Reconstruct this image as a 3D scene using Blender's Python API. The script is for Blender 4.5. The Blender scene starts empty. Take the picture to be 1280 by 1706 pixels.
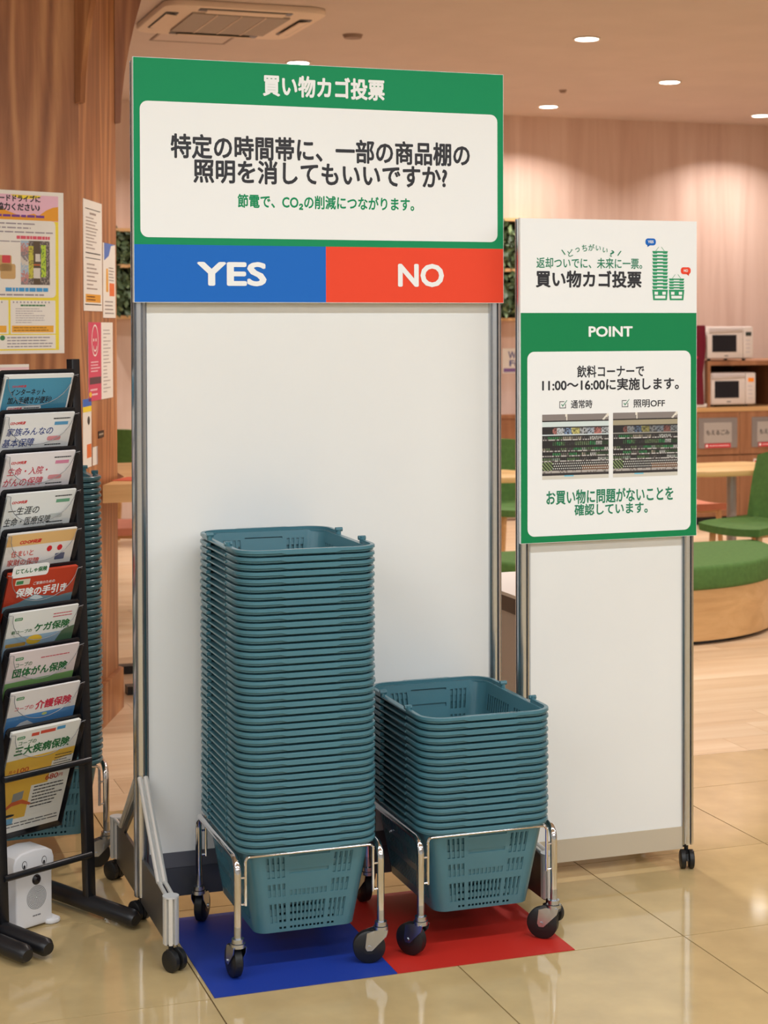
import bpy, bmesh, math, random
from mathutils import Matrix, Vector
R = math.radians
SC = bpy.context.scene
COL = SC.collection
random.seed(7)

# ------------------------------------------------------------------ camera
CAM_H, YAW, PITCH, ROLL, FPX, CY = 1.5136, 0.33438, 0.019521, -0.0028449, 2860.93, 600.57
cam = bpy.data.cameras.new('camera'); cam_o = bpy.data.objects.new('camera', cam); COL.objects.link(cam_o)
cam_o.matrix_world = Matrix.Translation((0, 0, CAM_H)) @ Matrix.Rotation(-YAW, 4, 'Z') @ Matrix.Rotation(math.pi/2-PITCH, 4, 'X') @ Matrix.Rotation(ROLL, 4, 'Z')
cam.sensor_fit = 'HORIZONTAL'; cam.sensor_width = 36.0; cam.lens = FPX/1280*36
cam.shift_y = -(853-CY)/1280; cam.clip_start = .05; cam.clip_end = 100
cam.dof.use_dof = True; cam.dof.focus_distance = 4.38; cam.dof.aperture_fstop = 9.0
SC.camera = cam_o
SC.view_settings.view_transform = 'Standard'; SC.view_settings.look = 'None'
SC.view_settings.exposure = -0.34; SC.view_settings.gamma = 1.0; SC.view_settings.use_curve_mapping = False

# ------------------------------------------------------------------ world and store lighting
W = bpy.data.worlds.new('World'); SC.world = W; W.use_nodes = True
bgn = W.node_tree.nodes['Background']; bgn.inputs[0].default_value = (.95, .97, 1.0, 1); bgn.inputs[1].default_value = .16
CEIL = 3.2
def area(name, loc, sx, sy, power, color=(.84, .93, 1.0), spread=math.pi, shape='RECTANGLE', parent=None):
    l = bpy.data.lights.new(name, 'AREA'); l.shape = shape; l.size = sx
    if shape == 'RECTANGLE': l.size_y = sy
    l.energy = power; l.color = color; l.spread = spread
    o = bpy.data.objects.new(name, l); COL.objects.link(o); o.location = loc
    if parent: o.parent = parent
    return o
# rows of ceiling line luminaires over the shop floor in front of the panels
for yy, pw in ((2.3, 58), (-.2, 62), (-2.7, 52), (-5.4, 60)):
    for xx in (-6.2, -2.2, 1.2, 4.6, 9.0):
        area('line_luminaire_light', (xx, yy, CEIL-.05), 2.6, .14, pw)

# ------------------------------------------------------------------ materials
def lin(c):
    return tuple(((x/255)/12.92 if x/255 <= .04045 else ((x/255+.055)/1.055)**2.4) for x in c)
MATS = {}
def mat(name, rgb, rough=.5, metal=0.0, var=0.0, vscale=20.0, bump=0.0, bscale=60.0, spec=.5, emit=0.0, stretch=None, objvar=0.0, coat=0.0):
    if name in MATS: return MATS[name]
    m = bpy.data.materials.new(name); m.use_nodes = True; nt = m.node_tree; p = nt.nodes['Principled BSDF']
    c = lin(rgb); p.inputs['Base Color'].default_value = (*c, 1)
    p.inputs['Roughness'].default_value = rough; p.inputs['Metallic'].default_value = metal
    p.inputs['Specular IOR Level'].default_value = spec
    p.inputs['Coat Weight'].default_value = coat
    if emit:
        p.inputs['Emission Color'].default_value = (*c, 1); p.inputs['Emission Strength'].default_value = emit
    tc = nt.nodes.new('ShaderNodeTexCoord'); mp = nt.nodes.new('ShaderNodeMapping')
    nt.links.new(tc.outputs['Object'], mp.inputs[0])
    if stretch: mp.inputs['Scale'].default_value = stretch
    col = None
    if var:
        n = nt.nodes.new('ShaderNodeTexNoise'); n.inputs['Scale'].default_value = vscale; n.inputs['Detail'].default_value = 6
        nt.links.new(mp.outputs[0], n.inputs['Vector'])
        r = nt.nodes.new('ShaderNodeValToRGB')
        r.color_ramp.elements[0].position = .3; r.color_ramp.elements[1].position = .7
        r.color_ramp.elements[0].color = (*[x*(1-var) for x in c], 1); r.color_ramp.elements[1].color = (*[min(1, x*(1+var)) for x in c], 1)
        nt.links.new(n.outputs['Fac'], r.inputs[0]); col = r.outputs[0]
    if objvar:
        oi = nt.nodes.new('ShaderNodeObjectInfo'); h = nt.nodes.new('ShaderNodeHueSaturation')
        mr = nt.nodes.new('ShaderNodeMapRange'); mr.inputs[3].default_value = 1-objvar; mr.inputs[4].default_value = 1+objvar
        nt.links.new(oi.outputs['Random'], mr.inputs[0]); nt.links.new(mr.outputs[0], h.inputs['Value'])
        if col: nt.links.new(col, h.inputs['Color'])
        else: h.inputs['Color'].default_value = (*c, 1)
        col = h.outputs[0]
    if col: nt.links.new(col, p.inputs['Base Color'])
    if bump:
        n2 = nt.nodes.new('ShaderNodeTexNoise'); n2.inputs['Scale'].default_value = bscale; n2.inputs['Detail'].default_value = 4
        nt.links.new(mp.outputs[0], n2.inputs['Vector'])
        b = nt.nodes.new('ShaderNodeBump'); b.inputs['Strength'].default_value = bump; b.inputs['Distance'].default_value = .004
        nt.links.new(n2.outputs['Fac'], b.inputs['Height']); nt.links.new(b.outputs[0], p.inputs['Normal'])
    MATS[name] = m
    return m

def wood(name, c_dark, c_mid, c_light, axis='Z', rough=.45, scale=1.0, ring=0.0, objvar=0.0, bump=.15):
    """stretched-noise wood grain running along the object's AXIS"""
    m = bpy.data.materials.new(name); m.use_nodes = True; nt = m.node_tree; p = nt.nodes['Principled BSDF']; L = nt.links.new
    tc = nt.nodes.new('ShaderNodeTexCoord'); mp = nt.nodes.new('ShaderNodeMapping'); L(tc.outputs['Object'], mp.inputs[0])
    s = [14*scale]*3; s['XYZ'.index(axis)] = .9*scale; mp.inputs['Scale'].default_value = s
    vec = mp.outputs[0]
    if objvar:
        oi = nt.nodes.new('ShaderNodeObjectInfo'); ad = nt.nodes.new('ShaderNodeVectorMath'); ad.operation = 'ADD'
        mu = nt.nodes.new('ShaderNodeMath'); mu.operation = 'MULTIPLY'; mu.inputs[1].default_value = 90
        L(oi.outputs['Random'], mu.inputs[0]); L(vec, ad.inputs[0]); L(mu.outputs[0], ad.inputs[1]); vec = ad.outputs[0]
    n = nt.nodes.new('ShaderNodeTexNoise'); n.inputs['Scale'].default_value = .9; n.inputs['Detail'].default_value = 9; n.inputs['Roughness'].default_value = .62; n.inputs['Distortion'].default_value = .5
    L(vec, n.inputs['Vector'])
    fac = n.outputs['Fac']
    if ring:
        mp2 = nt.nodes.new('ShaderNodeMapping'); L(tc.outputs['Object'], mp2.inputs[0]); s2 = [2.6]*3; s2['XYZ'.index(axis)] = .42; mp2.inputs['Scale'].default_value = s2
        n3 = nt.nodes.new('ShaderNodeTexNoise'); n3.inputs['Scale'].default_value = 1.0; n3.inputs['Detail'].default_value = 1.5; n3.inputs['Distortion'].default_value = .3; L(mp2.outputs[0], n3.inputs['Vector'])
        mm = nt.nodes.new('ShaderNodeMath'); mm.operation = 'MULTIPLY'; mm.inputs[1].default_value = 95; L(n3.outputs['Fac'], mm.inputs[0])
        sn = nt.nodes.new('ShaderNodeMath'); sn.operation = 'SINE'; L(mm.outputs[0], sn.inputs[0])
        m2 = nt.nodes.new('ShaderNodeMapRange'); m2.inputs[1].default_value = -1; m2.inputs[2].default_value = 1; L(sn.outputs[0], m2.inputs[0])
        mx = nt.nodes.new('ShaderNodeMix'); mx.inputs[0].default_value = ring; L(n.outputs['Fac'], mx.inputs[2]); L(m2.outputs[0], mx.inputs[3]); fac = mx.outputs[0]
    r = nt.nodes.new('ShaderNodeValToRGB'); e = r.color_ramp.elements
    e[0].position = .28; e[0].color = (*lin(c_dark), 1); e[1].position = .72; e[1].color = (*lin(c_light), 1)
    x = e.new(.5); x.color = (*lin(c_mid), 1)
    L(fac, r.inputs[0]); out = r.outputs[0]
    if objvar:
        h = nt.nodes.new('ShaderNodeHueSaturation'); mr = nt.nodes.new('ShaderNodeMapRange'); mr.inputs[3].default_value = 1-objvar; mr.inputs[4].default_value = 1+objvar
        L(oi.outputs['Random'], mr.inputs[0]); L(mr.outputs[0], h.inputs['Value']); L(out, h.inputs['Color']); out = h.outputs[0]
    L(out, p.inputs['Base Color']); p.inputs['Roughness'].default_value = rough
    b = nt.nodes.new('ShaderNodeBump'); b.inputs['Strength'].default_value = bump; b.inputs['Distance'].default_value = .002
    L(fac, b.inputs['Height']); L(b.outputs[0], p.inputs['Normal'])
    MATS[name] = m
    return m

def clear(name, tint=(1, 1, 1)):
    m = bpy.data.materials.new(name); m.use_nodes = True; nt = m.node_tree; nt.nodes.clear()
    o = nt.nodes.new('ShaderNodeOutputMaterial'); t = nt.nodes.new('ShaderNodeBsdfTransparent'); g = nt.nodes.new('ShaderNodeBsdfGlossy'); x = nt.nodes.new('ShaderNodeMixShader'); f = nt.nodes.new('ShaderNodeLayerWeight'); pw = nt.nodes.new('ShaderNodeMath'); pw.operation = 'POWER'; pw.inputs[1].default_value = 4.0; mr = nt.nodes.new('ShaderNodeMapRange'); mr.inputs[3].default_value = .025; mr.inputs[4].default_value = .8
    t.inputs[0].default_value = (*tint, 1); g.inputs['Roughness'].default_value = .04; f.inputs[0].default_value = .5
    nt.links.new(f.outputs['Facing'], pw.inputs[0]); nt.links.new(pw.outputs[0], mr.inputs[0]); nt.links.new(mr.outputs[0], x.inputs[0]); nt.links.new(t.outputs[0], x.inputs[1]); nt.links.new(g.outputs[0], x.inputs[2]); nt.links.new(x.outputs[0], o.inputs[0])
    MATS[name] = m
    return m

M_white = mat('white_laminate', (236, 235, 232), .35, var=.02, vscale=2)
M_print = mat('sign_white', (244, 244, 243), .45)
M_green = mat('sign_green', (16, 144, 92), .6, spec=.25)
M_green2 = mat('sign_green_b', (14, 132, 78), .6, spec=.25)
M_blue = mat('sign_blue', (26, 106, 198), .6, spec=.25)
M_red = mat('sign_red', (240, 74, 46), .6, spec=.25)
M_ink = mat('ink_black', (34, 33, 40), .5)
M_alu = mat('aluminium', (214, 216, 220), .24, 1.0, bump=.02, bscale=400)
M_alu_d = mat('brushed_plate', (112, 110, 110), .38, .8)
M_chrome = mat('chrome', (225, 225, 228), .09, 1.0)
M_anod = mat('anodised_profile', (226, 224, 220), .32, .45)
M_zinc = mat('zinc_plate', (190, 195, 202), .25, 1.0)
M_black = mat('black_paint', (24, 24, 28), .35, spec=.5)
M_rubber = mat('black_rubber', (22, 22, 23), .45)
M_basket = mat('teal_plastic', (72, 117, 129), .25, var=.05, vscale=6, spec=.5)
M_matblue = mat('mat_blue', (22, 54, 150), .55, bump=.05, bscale=500)
M_matred = mat('mat_red', (190, 36, 24), .55, bump=.05, bscale=500)
M_tile = mat('polished_tile', (196, 170, 122), .07, var=.10, vscale=7, objvar=.025, spec=.6)
M_grout = mat('grout', (70, 50, 40), .8)
M_plank = wood('plank_floor', (204, 172, 136), (222, 194, 160), (234, 212, 182), 'X', .3, .8, objvar=.07, bump=.05)
M_ceil = mat('ceiling_board', (214, 196, 188), .9, var=.03, vscale=3, bump=.1, bscale=300)
M_wall = wood('wall_vinyl', (206, 174, 160), (222, 194, 180), (232, 208, 196), 'Z', .55, .45, bump=.03)
M_oak = wood('column_oak', (134, 84, 52), (172, 114, 74), (202, 146, 98), 'Z', .38, 1.25, ring=.24, bump=.2)
M_cab = wood('cabinet_wood', (128, 84, 56), (158, 108, 74), (178, 128, 92), 'Z', .45, .7)
M_counter = wood('counter_wood', (196, 150, 98), (216, 172, 118), (228, 188, 136), 'X', .35, .8)
M_beech = wood('beech', (202, 160, 96), (220, 180, 116), (230, 192, 130), 'X', .4, .6)
M_greenfab = mat('green_fabric', (80, 118, 56), .85, var=.12, vscale=40, bump=.2, bscale=400)
M_orange = mat('salmon_fabric', (206, 128, 100), .8, var=.06, vscale=30)
M_ivory = mat('appliance_ivory', (232, 222, 216), .4)
M_dglass = mat('dark_glass', (34, 28, 32), .12)
M_acr = clear('clear_acrylic')
M_paper = mat('paper', (240, 236, 228), .6, var=.015, vscale=8)
M_grey = mat('steel_grey', (168, 160, 158), .35, .6)
M_lamp = mat('lamp_lens', (255, 250, 240), .5, emit=14)
def ink(r, g, b): return mat('ink_%d_%d_%d' % (r, g, b), (r, g, b), .5)

# ------------------------------------------------------------------ mesh building
class MB:
    def __init__(s): s.v = []; s.f = []; s.mi = []
    def add(s, vs, fs, mi=0):
        o = len(s.v); s.v += [tuple(v) for v in vs]; s.f += [tuple(i+o for i in f) for f in fs]; s.mi += [mi]*len(fs); return s
    def box(s, x0, x1, y0, y1, z0, z1, mi=0):
        v = [(x, y, z) for z in (z0, z1) for y in (y0, y1) for x in (x0, x1)]
        return s.add(v, [(0, 2, 3, 1), (4, 5, 7, 6), (0, 1, 5, 4), (2, 6, 7, 3), (0, 4, 6, 2), (1, 3, 7, 5)], mi)
    def prism(s, poly, h0, h1, fr=None, mi=0):
        """extrude a 2-D polygon; fr(a, b, h) -> 3-D point"""
        fr = fr or (lambda a, b, h: (a, b, h)); n = len(poly)
        v = [fr(a, b, h0) for a, b in poly]+[fr(a, b, h1) for a, b in poly]
        f = [tuple(range(n-1, -1, -1)), tuple(range(n, 2*n))]+[(i, (i+1) % n, n+(i+1) % n, n+i) for i in range(n)]
        return s.add(v, f, mi)
    def tube(s, path, r, n=10, closed=False, rs=None, mi=0, flat=1.0):
        P = [Vector(p) for p in path]; m = len(P); up = Vector((0, 0, 1)); v = []; prev = None
        for i, p in enumerate(P):
            a = P[(i-1) % m] if (closed or i) else P[i]; b = P[(i+1) % m] if (closed or i < m-1) else P[i]
            t = (b-a).normalized()
            ref = prev if prev is not None else (up if abs(t.z) < .95 else Vector((1, 0, 0)))
            sd = t.cross(ref)
            if sd.length < 1e-5: sd = t.cross(Vector((0, 1, 0)))
            sd.normalize(); nn = sd.cross(t).normalized(); prev = nn; rr = rs[i] if rs else r
            v += [tuple(p+sd*rr*math.cos(2*math.pi*k/n)+nn*rr*flat*math.sin(2*math.pi*k/n)) for k in range(n)]
        f = []
        for i in range(m if closed else m-1):
            for k in range(n):
                f.append((i*n+k, i*n+(k+1) % n, ((i+1) % m)*n+(k+1) % n, ((i+1) % m)*n+k))
        if not closed: f += [tuple(range(n-1, -1, -1)), tuple(range((m-1)*n, m*n))]
        return s.add(v, f, mi)
    def cyl(s, p0, p1, r, n=20, r1=None, mi=0): return s.tube([p0, p1], r, n, rs=[r, r if r1 is None else r1], mi=mi)
    def disc_wheel(s, c, axis, r, w, n=28, mi=0):
        c = Vector(c); a = Vector(axis).normalized(); q = [(-w/2, r*.86), (-w*.36, r), (w*.36, r), (w/2, r*.86)]
        return s.tube([c+a*h for h, _ in q], r, n, rs=[x for _, x in q], mi=mi)
    def sphere(s, c, rx, ry, rz, n=16, m=10, mi=0):
        v = []; f = []
        for j in range(m+1):
            t = math.pi*j/m
            for i in range(n):
                p = 2*math.pi*i/n; v.append((c[0]+rx*math.sin(t)*math.cos(p), c[1]+ry*math.sin(t)*math.sin(p), c[2]+rz*math.cos(t)))
        for j in range(m):
            for i in range(n): f.append((j*n+i, (j+1)*n+i, (j+1)*n+(i+1) % n, j*n+(i+1) % n))
        return s.add(v, f, mi)

def mesh(name, mb, mats, bevel=0, smooth=True, segs=2, ang=35, merge=False):
    me = bpy.data.meshes.new(name)
    me.from_pydata(mb.v, [], mb.f)
    for i, k in enumerate(mb.mi): me.polygons[i].material_index = k
    bm = bmesh.new(); bm.from_mesh(me)
    if merge: bmesh.ops.remove_doubles(bm, verts=bm.verts, dist=1e-6)
    bmesh.ops.recalc_face_normals(bm, faces=bm.faces)
    if bevel:
        eds = [e for e in bm.edges if len(e.link_faces) == 2 and e.calc_face_angle(0) > R(40)]
        bmesh.ops.bevel(bm, geom=eds, offset=bevel, segments=segs, affect='EDGES', profile=.5, clamp_overlap=True)
    bm.to_mesh(me); bm.free()
    if smooth:
        for p in me.polygons: p.use_smooth = True
        me.set_sharp_from_angle(angle=R(ang))
    for m in (mats if isinstance(mats, (list, tuple)) else [mats]): me.materials.append(m)
    me.update()
    return me

def link(name, data, parent=None, M=None):
    o = bpy.data.objects.new(name, data); COL.objects.link(o)
    if M is not None: o.matrix_basis = M
    if parent: o.parent = parent
    return o
def obj(name, mb, mats, parent=None, M=None, **k): return link(name, mesh(name, mb, mats, **k), parent, M)
def tag(o, label=None, cat=None, group=None, kind=None):
    if label: o['label'] = label
    if cat: o['category'] = cat
    if group: o['group'] = group
    if kind: o['kind'] = kind
    return o
def empty(name, loc=(0, 0, 0), rz=0, M=None):
    o = bpy.data.objects.new(name, None); COL.objects.link(o)
    o.matrix_basis = M if M is not None else Matrix.Translation(loc) @ Matrix.Rotation(rz, 4, 'Z')
    o.empty_display_size = .05
    return o
def copy_tree(o, parent=None):
    c = o.copy(); COL.objects.link(c); c.parent = parent
    for ch in o.children: copy_tree(ch, c)
    return c
def frame(o, X, Y):
    X = Vector(X).normalized(); Y = Vector(Y).normalized(); Z = X.cross(Y)
    return Matrix(((X.x, Y.x, Z.x, o[0]), (X.y, Y.y, Z.y, o[1]), (X.z, Y.z, Z.z, o[2]), (0, 0, 0, 1)))
def rrect(x0, x1, y0, y1, r, n=6):
    P = []
    for cx, cy, a in ((x1-r, y0+r, -90), (x1-r, y1-r, 0), (x0+r, y1-r, 90), (x0+r, y0+r, 180)):
        for k in range(n+1):
            t = R(a+90*k/n); P.append((cx+r*math.cos(t), cy+r*math.sin(t)))
    return P
def ellipse(cx, cy, rx, ry, n=28): return [(cx+rx*math.cos(2*math.pi*k/n), cy+ry*math.sin(2*math.pi*k/n)) for k in range(n)]

# ---- printed matter: plates lie in the local XY plane, printed side +Z
def plate(name, poly, t, m, parent=None, M=None, z=0.0, bevel=0):
    return obj(name, MB().prism(poly, z-t, z), m, parent, M, smooth=False, bevel=bevel)
def flat(name, polys, m, parent, z):
    mb = MB()
    for p in polys: mb.add([(a, b, z) for a, b in p], [tuple(range(len(p)))])
    me = bpy.data.meshes.new(name); me.from_pydata(mb.v, [], mb.f); me.materials.append(m)
    return link(name, me, parent)
def rect(x0, x1, y0, y1): return [(x0, y0), (x1, y0), (x1, y1), (x0, y1)]
def text(parent, s, x0, x1, y0, y1, m, bold=.02, z=.0006, name='lettering', shear=0.0, rot=0.0):
    cu = bpy.data.curves.new('t', 'FONT'); cu.body = s; cu.resolution_u = 3; cu.shear = shear
    to = bpy.data.objects.new('t', cu); src = bpy.data.meshes.new_from_object(to)
    V = [(v.co.x, v.co.y) for v in src.vertices]; F = [tuple(p.vertices) for p in src.polygons]
    bpy.data.objects.remove(to); bpy.data.curves.remove(cu); bpy.data.meshes.remove(src)
    if not V: return None
    # a heavier weight: the outline swept round a small circle
    bold *= 1.15
    nb = 8 if bold > .02 else (6 if bold > .004 else 0)
    sh_ = [(0.0, 0.0)]+[(bold*math.cos(2*math.pi*k/nb), bold*math.sin(2*math.pi*k/nb)) for k in range(nb)]
    xs = [p[0] for p in V]; ys = [p[1] for p in V]
    ax, bx, ay, by = min(xs)-bold, max(xs)+bold, min(ys)-bold, max(ys)+bold; sx = (x1-x0)/(bx-ax); sy = (y1-y0)/(by-ay)
    cr, sr = math.cos(rot), math.sin(rot); mx, my = (x0+x1)/2, (y0+y1)/2
    VV_ = []; FF = []
    for i, (dx, dy) in enumerate(sh_):
        o = len(VV_)
        for px, py in V:
            a = x0+(px+dx-ax)*sx-mx; b = y0+(py+dy-ay)*sy-my
            VV_.append((mx+a*cr-b*sr, my+a*sr+b*cr, z+.000004*i))
        FF += [tuple(q+o for q in f) for f in F]
    me = bpy.data.meshes.new(name); me.from_pydata(VV_, [], FF)
    me.materials.clear(); me.materials.append(m)
    return link(name, me, parent)
def bars(x0, x1, y0, y1, n, fill=.5, ragged=.35, rnd=None):
    """rows of grey strokes for print too small to read"""
    rnd = rnd or random.Random(1); P = []; h = (y1-y0)/n
    for k in range(n):
        a = y1-(k+.5)*h; xe = x1-(x1-x0)*ragged*rnd.random(); x = x0
        while x < xe:
            w = (x1-x0)*rnd.uniform(.05, .16); P.append(rect(x, min(x+w, xe), a-h*fill/2, a+h*fill/2)); x += w+(x1-x0)*.015
    return P

ORD = 'first second third fourth fifth sixth seventh eighth ninth tenth eleventh twelfth thirteenth fourteenth fifteenth sixteenth seventeenth eighteenth nineteenth twentieth'.split()
def ordinal(n):
    if n <= 20: return ORD[n-1]
    t, u = divmod(n, 10)
    return {2: 'twentieth', 3: 'thirtieth', 4: 'fortieth', 5: 'fiftieth'}[t] if u == 0 else {2: 'twenty', 3: 'thirty', 4: 'forty', 5: 'fifty'}[t]+'-'+ORD[u-1]

# ================================================================== THE SETTING
TX, TY, TS = .8882, 3.757, .6
fl = obj('floor', MB().box(-9, 14, -8, 12.7, -.06, -.006), M_grout, smooth=False); tag(fl, kind='structure')
def tile_mesh(w, d):
    return mesh('floor_tile', MB().box(.0016, w-.0016, .0016, d-.0016, -.012, 0), M_tile, smooth=False)
tm = tile_mesh(TS, TS); tm2 = tile_mesh(TS, 5.332-(TY+2*TS))
YT = 5.332
for j in range(-4, 3):
    for i in range(-5, 10):
        link('floor_tile', tm if j < 2 else tm2, fl, Matrix.Translation((TX+i*TS, TY+j*TS, 0)))
PW, PL = .19, 1.21
pm = mesh('floor_plank', MB().box(.0007, PL-.0007, .0007, PW-.0007, -.012, 0), M_plank, smooth=False)
off = [.0, .47, .83, .21, .66, 1.02, .35, .9, .1, .55]
for j in range(int((12.66-YT)/PW)):
    for i in range(0, 7):
        x = -.4+off[(j*3) % 10]*1.0+i*PL
        if x > 8.0: continue
        link('floor_plank', pm, fl, Matrix.Translation((x, YT+j*PW, 0)))
# plain floor further out, where nothing of it shows singly
mb = MB().box(-9, TX-5*TS, -8, YT, -.012, 0).box(TX+10*TS, 14, -8, YT, -.012, 0).box(TX-5*TS, TX+10*TS, -8, TY-4*TS, -.012, 0)
fo = obj('floor_outer', mb, M_tile, fl, smooth=False); fo['kind'] = 'stuff'
mb = MB().box(-9, -.4, YT, 12.66, -.013, -.001).box(7.7, 14, YT, 12.66, -.013, -.001)
fo = obj('floor_outer_wood', mb, M_plank, fl, smooth=False); fo['kind'] = 'stuff'
tag(obj('wall_back', MB().box(-9, 14, 12.66, 12.8, 0, CEIL), M_wall, smooth=False), kind='structure')
M_shop = mat('shop_wall', (198, 200, 202), .7, var=.03, vscale=2)
tag(obj('wall_front', MB().box(-9, 14, -8.1, -8, 0, CEIL), M_shop, smooth=False), kind='structure')
tag(obj('wall_left', MB().box(-9.1, -9, -8.1, 12.8, 0, CEIL), M_shop, smooth=False), kind='structure')
tag(obj('wall_right', MB().box(14, 14.1, -8.1, 12.8, 0, CEIL), M_shop, smooth=False), kind='structure')
tag(obj('ceiling', MB().box(-9, 14, -8, 12.8, CEIL, CEIL+.1), M_ceil, smooth=False), kind='structure')

# ================================================================== panel stands
def post_poly(r=.02, gw=.0058, gd=.0095, n=8, off=0.0):
    P = []; d = math.asin(gw/2/r)
    for k in range(n):
        a = off+2*math.pi*k/n; nx = a+2*math.pi/n
        for rr, t in ((r, a-d), (r-gd, a-d*1.25), (r-gd, a+d*1.25), (r, a+d)): P.append((rr*math.cos(t), rr*math.sin(t)))
        for q in (.33, .66):
            t = a+d+(nx-d-(a+d))*q; P.append((r*math.cos(t), r*math.sin(t)))
    return P
def post_mesh(h, r=.02, name='post'):
    mb = MB().prism(post_poly(r, off=R(9)), 0, h)
    return mesh(name, mb, M_alu, ang=28)
def panel_caster(parent, x, y, z0=0.0, ang=0.0, r=.026):
    """twin-wheel black caster, its stem reaching up"""
    c = Matrix.Translation((x, y, z0)) @ Matrix.Rotation(ang, 4, 'Z')
    mb = MB().disc_wheel((-.0115, .012, r), (1, 0, 0), r, .015).disc_wheel((.0115, .012, r), (1, 0, 0), r, .015)
    mb.prism([(-.012, r*.5), (.026, r*.9), (.02, r*1.6), (0, r*1.9), (-.014, r*1.7)], -.0035, .0035, lambda a, b, h: (h, a+.0, b))
    mb.cyl((0, 0, r*1.2), (0, 0, r*1.2+.036), .006, 12)
    return obj('caster', mb, M_rubber, parent, c)

def panel_stand(name, x0, x1, y, ztop, zb0, zb1, zpost, railm):
    """posts at x0 and x1; white board between; returns the root Empty at the floor"""
    root = empty(name, ((x0+x1)/2, y, 0)); hx = (x1-x0)/2
    obj('board', MB().box(-hx+.016, hx-.016, -.006, .006, zb1, ztop), M_white, root, smooth=False)
    rail = obj('bottom_rail', MB().box(-hx+.016, hx-.016, -.009, .009, zb0, zb1), railm, root, smooth=False)
    obj('top_rail', MB().box(-hx+.016, hx-.016, -.008, .008, ztop, ztop+.012), M_alu, root, smooth=False)
    pm_ = post_mesh(ztop+.012-zpost)
    for s in (-1, 1):
        link('post', pm_, root, Matrix.Translation((s*hx, 0, zpost)))
    return root, hx
M_rail = mat('rail_beige', (196, 182, 160), .5)

# --- large panel (posts at x .8415 and 1.8155)
PY = 4.315
big, hx = panel_stand('display_panel', .8415, 1.8155, PY, 2.175, .131, .17, .066, mat('rail_grey', (112, 114, 122), .4, .5))
obj('kick_plate', MB().box(-hx+.02, hx-.02, -.007, .007, .056, .130), mat('kick_grey', (84, 86, 94), .4, .5), big, smooth=False)
tag(big, 'tall white display panel on casters with a green voting header reading YES and NO', 'display panel')
for s in (-1, 1):
    x = s*hx
    pr = lambda a, b, h: (x+h, a, b)
    # flat side plate standing on edge, its upper edges closed by aluminium struts
    mb = MB().prism([(-.335, .05), (.335, .05), (.335, .155), (.27, .165), (-.27, .165), (-.335, .155)], -.004, .004, pr)
    mb.prism([(.02, .34), (.255, .165), (.225, .165), (.02, .31)], -.004, .004, pr).prism([(-.02, .34), (-.255, .165), (-.225, .165), (-.02, .31)], -.004, .004, pr)
    foot = obj('foot_plate', mb, M_alu_d, big, smooth=False)
    for q in (-1, 1):
        mb = MB()
        for d in (-.0075, .0075): mb.tube([(x+d, q*.018, .372), (x+d, q*.25, .176)], .0068, 8).tube([(x+d, q*.25, .176), (x+d, q*.335, .170)], .0052, 8)
        mb.tube([(x, q*.018, .366), (x, q*.25, .170)], .0040, 6)
        obj('strut', mb, M_anod, foot)
        st = MB().prism(post_poly(.019, off=R(9)), .062, .172, lambda a, b, h: (x+a, q*.35+b, h))
        obj('stub_post', st, M_anod, foot, ang=28)
        obj('stub_cap', MB().prism(ellipse(0, 0, .0195, .0195), .172, .176, lambda a, b, h: (x+a, q*.35+b, h)), mat('cap_grey', (196, 196, 196), .45), foot)
        panel_caster(foot, x, q*.35, 0, R(-150 if q < 0 else 30))
    panel_caster(big, x, 0, 0, R(25))
# header board
HX0, HZ0 = .822, 1.577
hd = plate('header_board', rect(0, 1.006, 0, .615), .0195, M_print, big)
hd.matrix_basis = big.matrix_basis.inverted() @ frame((HX0, 4.2755, HZ0), (1, 0, 0), (0, 0, 1))
flat('green_field', [[(0.001, .146), (1.005, .146), (1.005, .614), (0.001, .614)]], M_green, hd, .0003)
flat('yes_field', [rect(.001, .504, .001, .146)], M_blue, hd, .0003)
flat('no_field', [rect(.504, 1.005, .001, .146)], M_red, hd, .0003)
flat('question_field', [rrect(.017, .988, .164, .506, .02)], M_print, hd, .0007)
text(hd, '買い物カゴ投票', .336, .667, .530, .587, M_print, .030, z=.001)
text(hd, '特定の時間帯に、一部の商品棚の', .095, .908, .364, .427, M_ink, .024, z=.001)
text(hd, '照明を消してもいいですか?', .153, .843, .303, .365, M_ink, .024, z=.001)
text(hd, '節電で、CO₂の削減につながります。', .268, .749, .240, .278, M_green, .022, z=.001)
text(hd, 'YES', .161, .344, .042, .104, M_print, .028, z=.001)
text(hd, 'NO', .703, .833, .042, .104, M_print, .028, z=.001)

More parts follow.
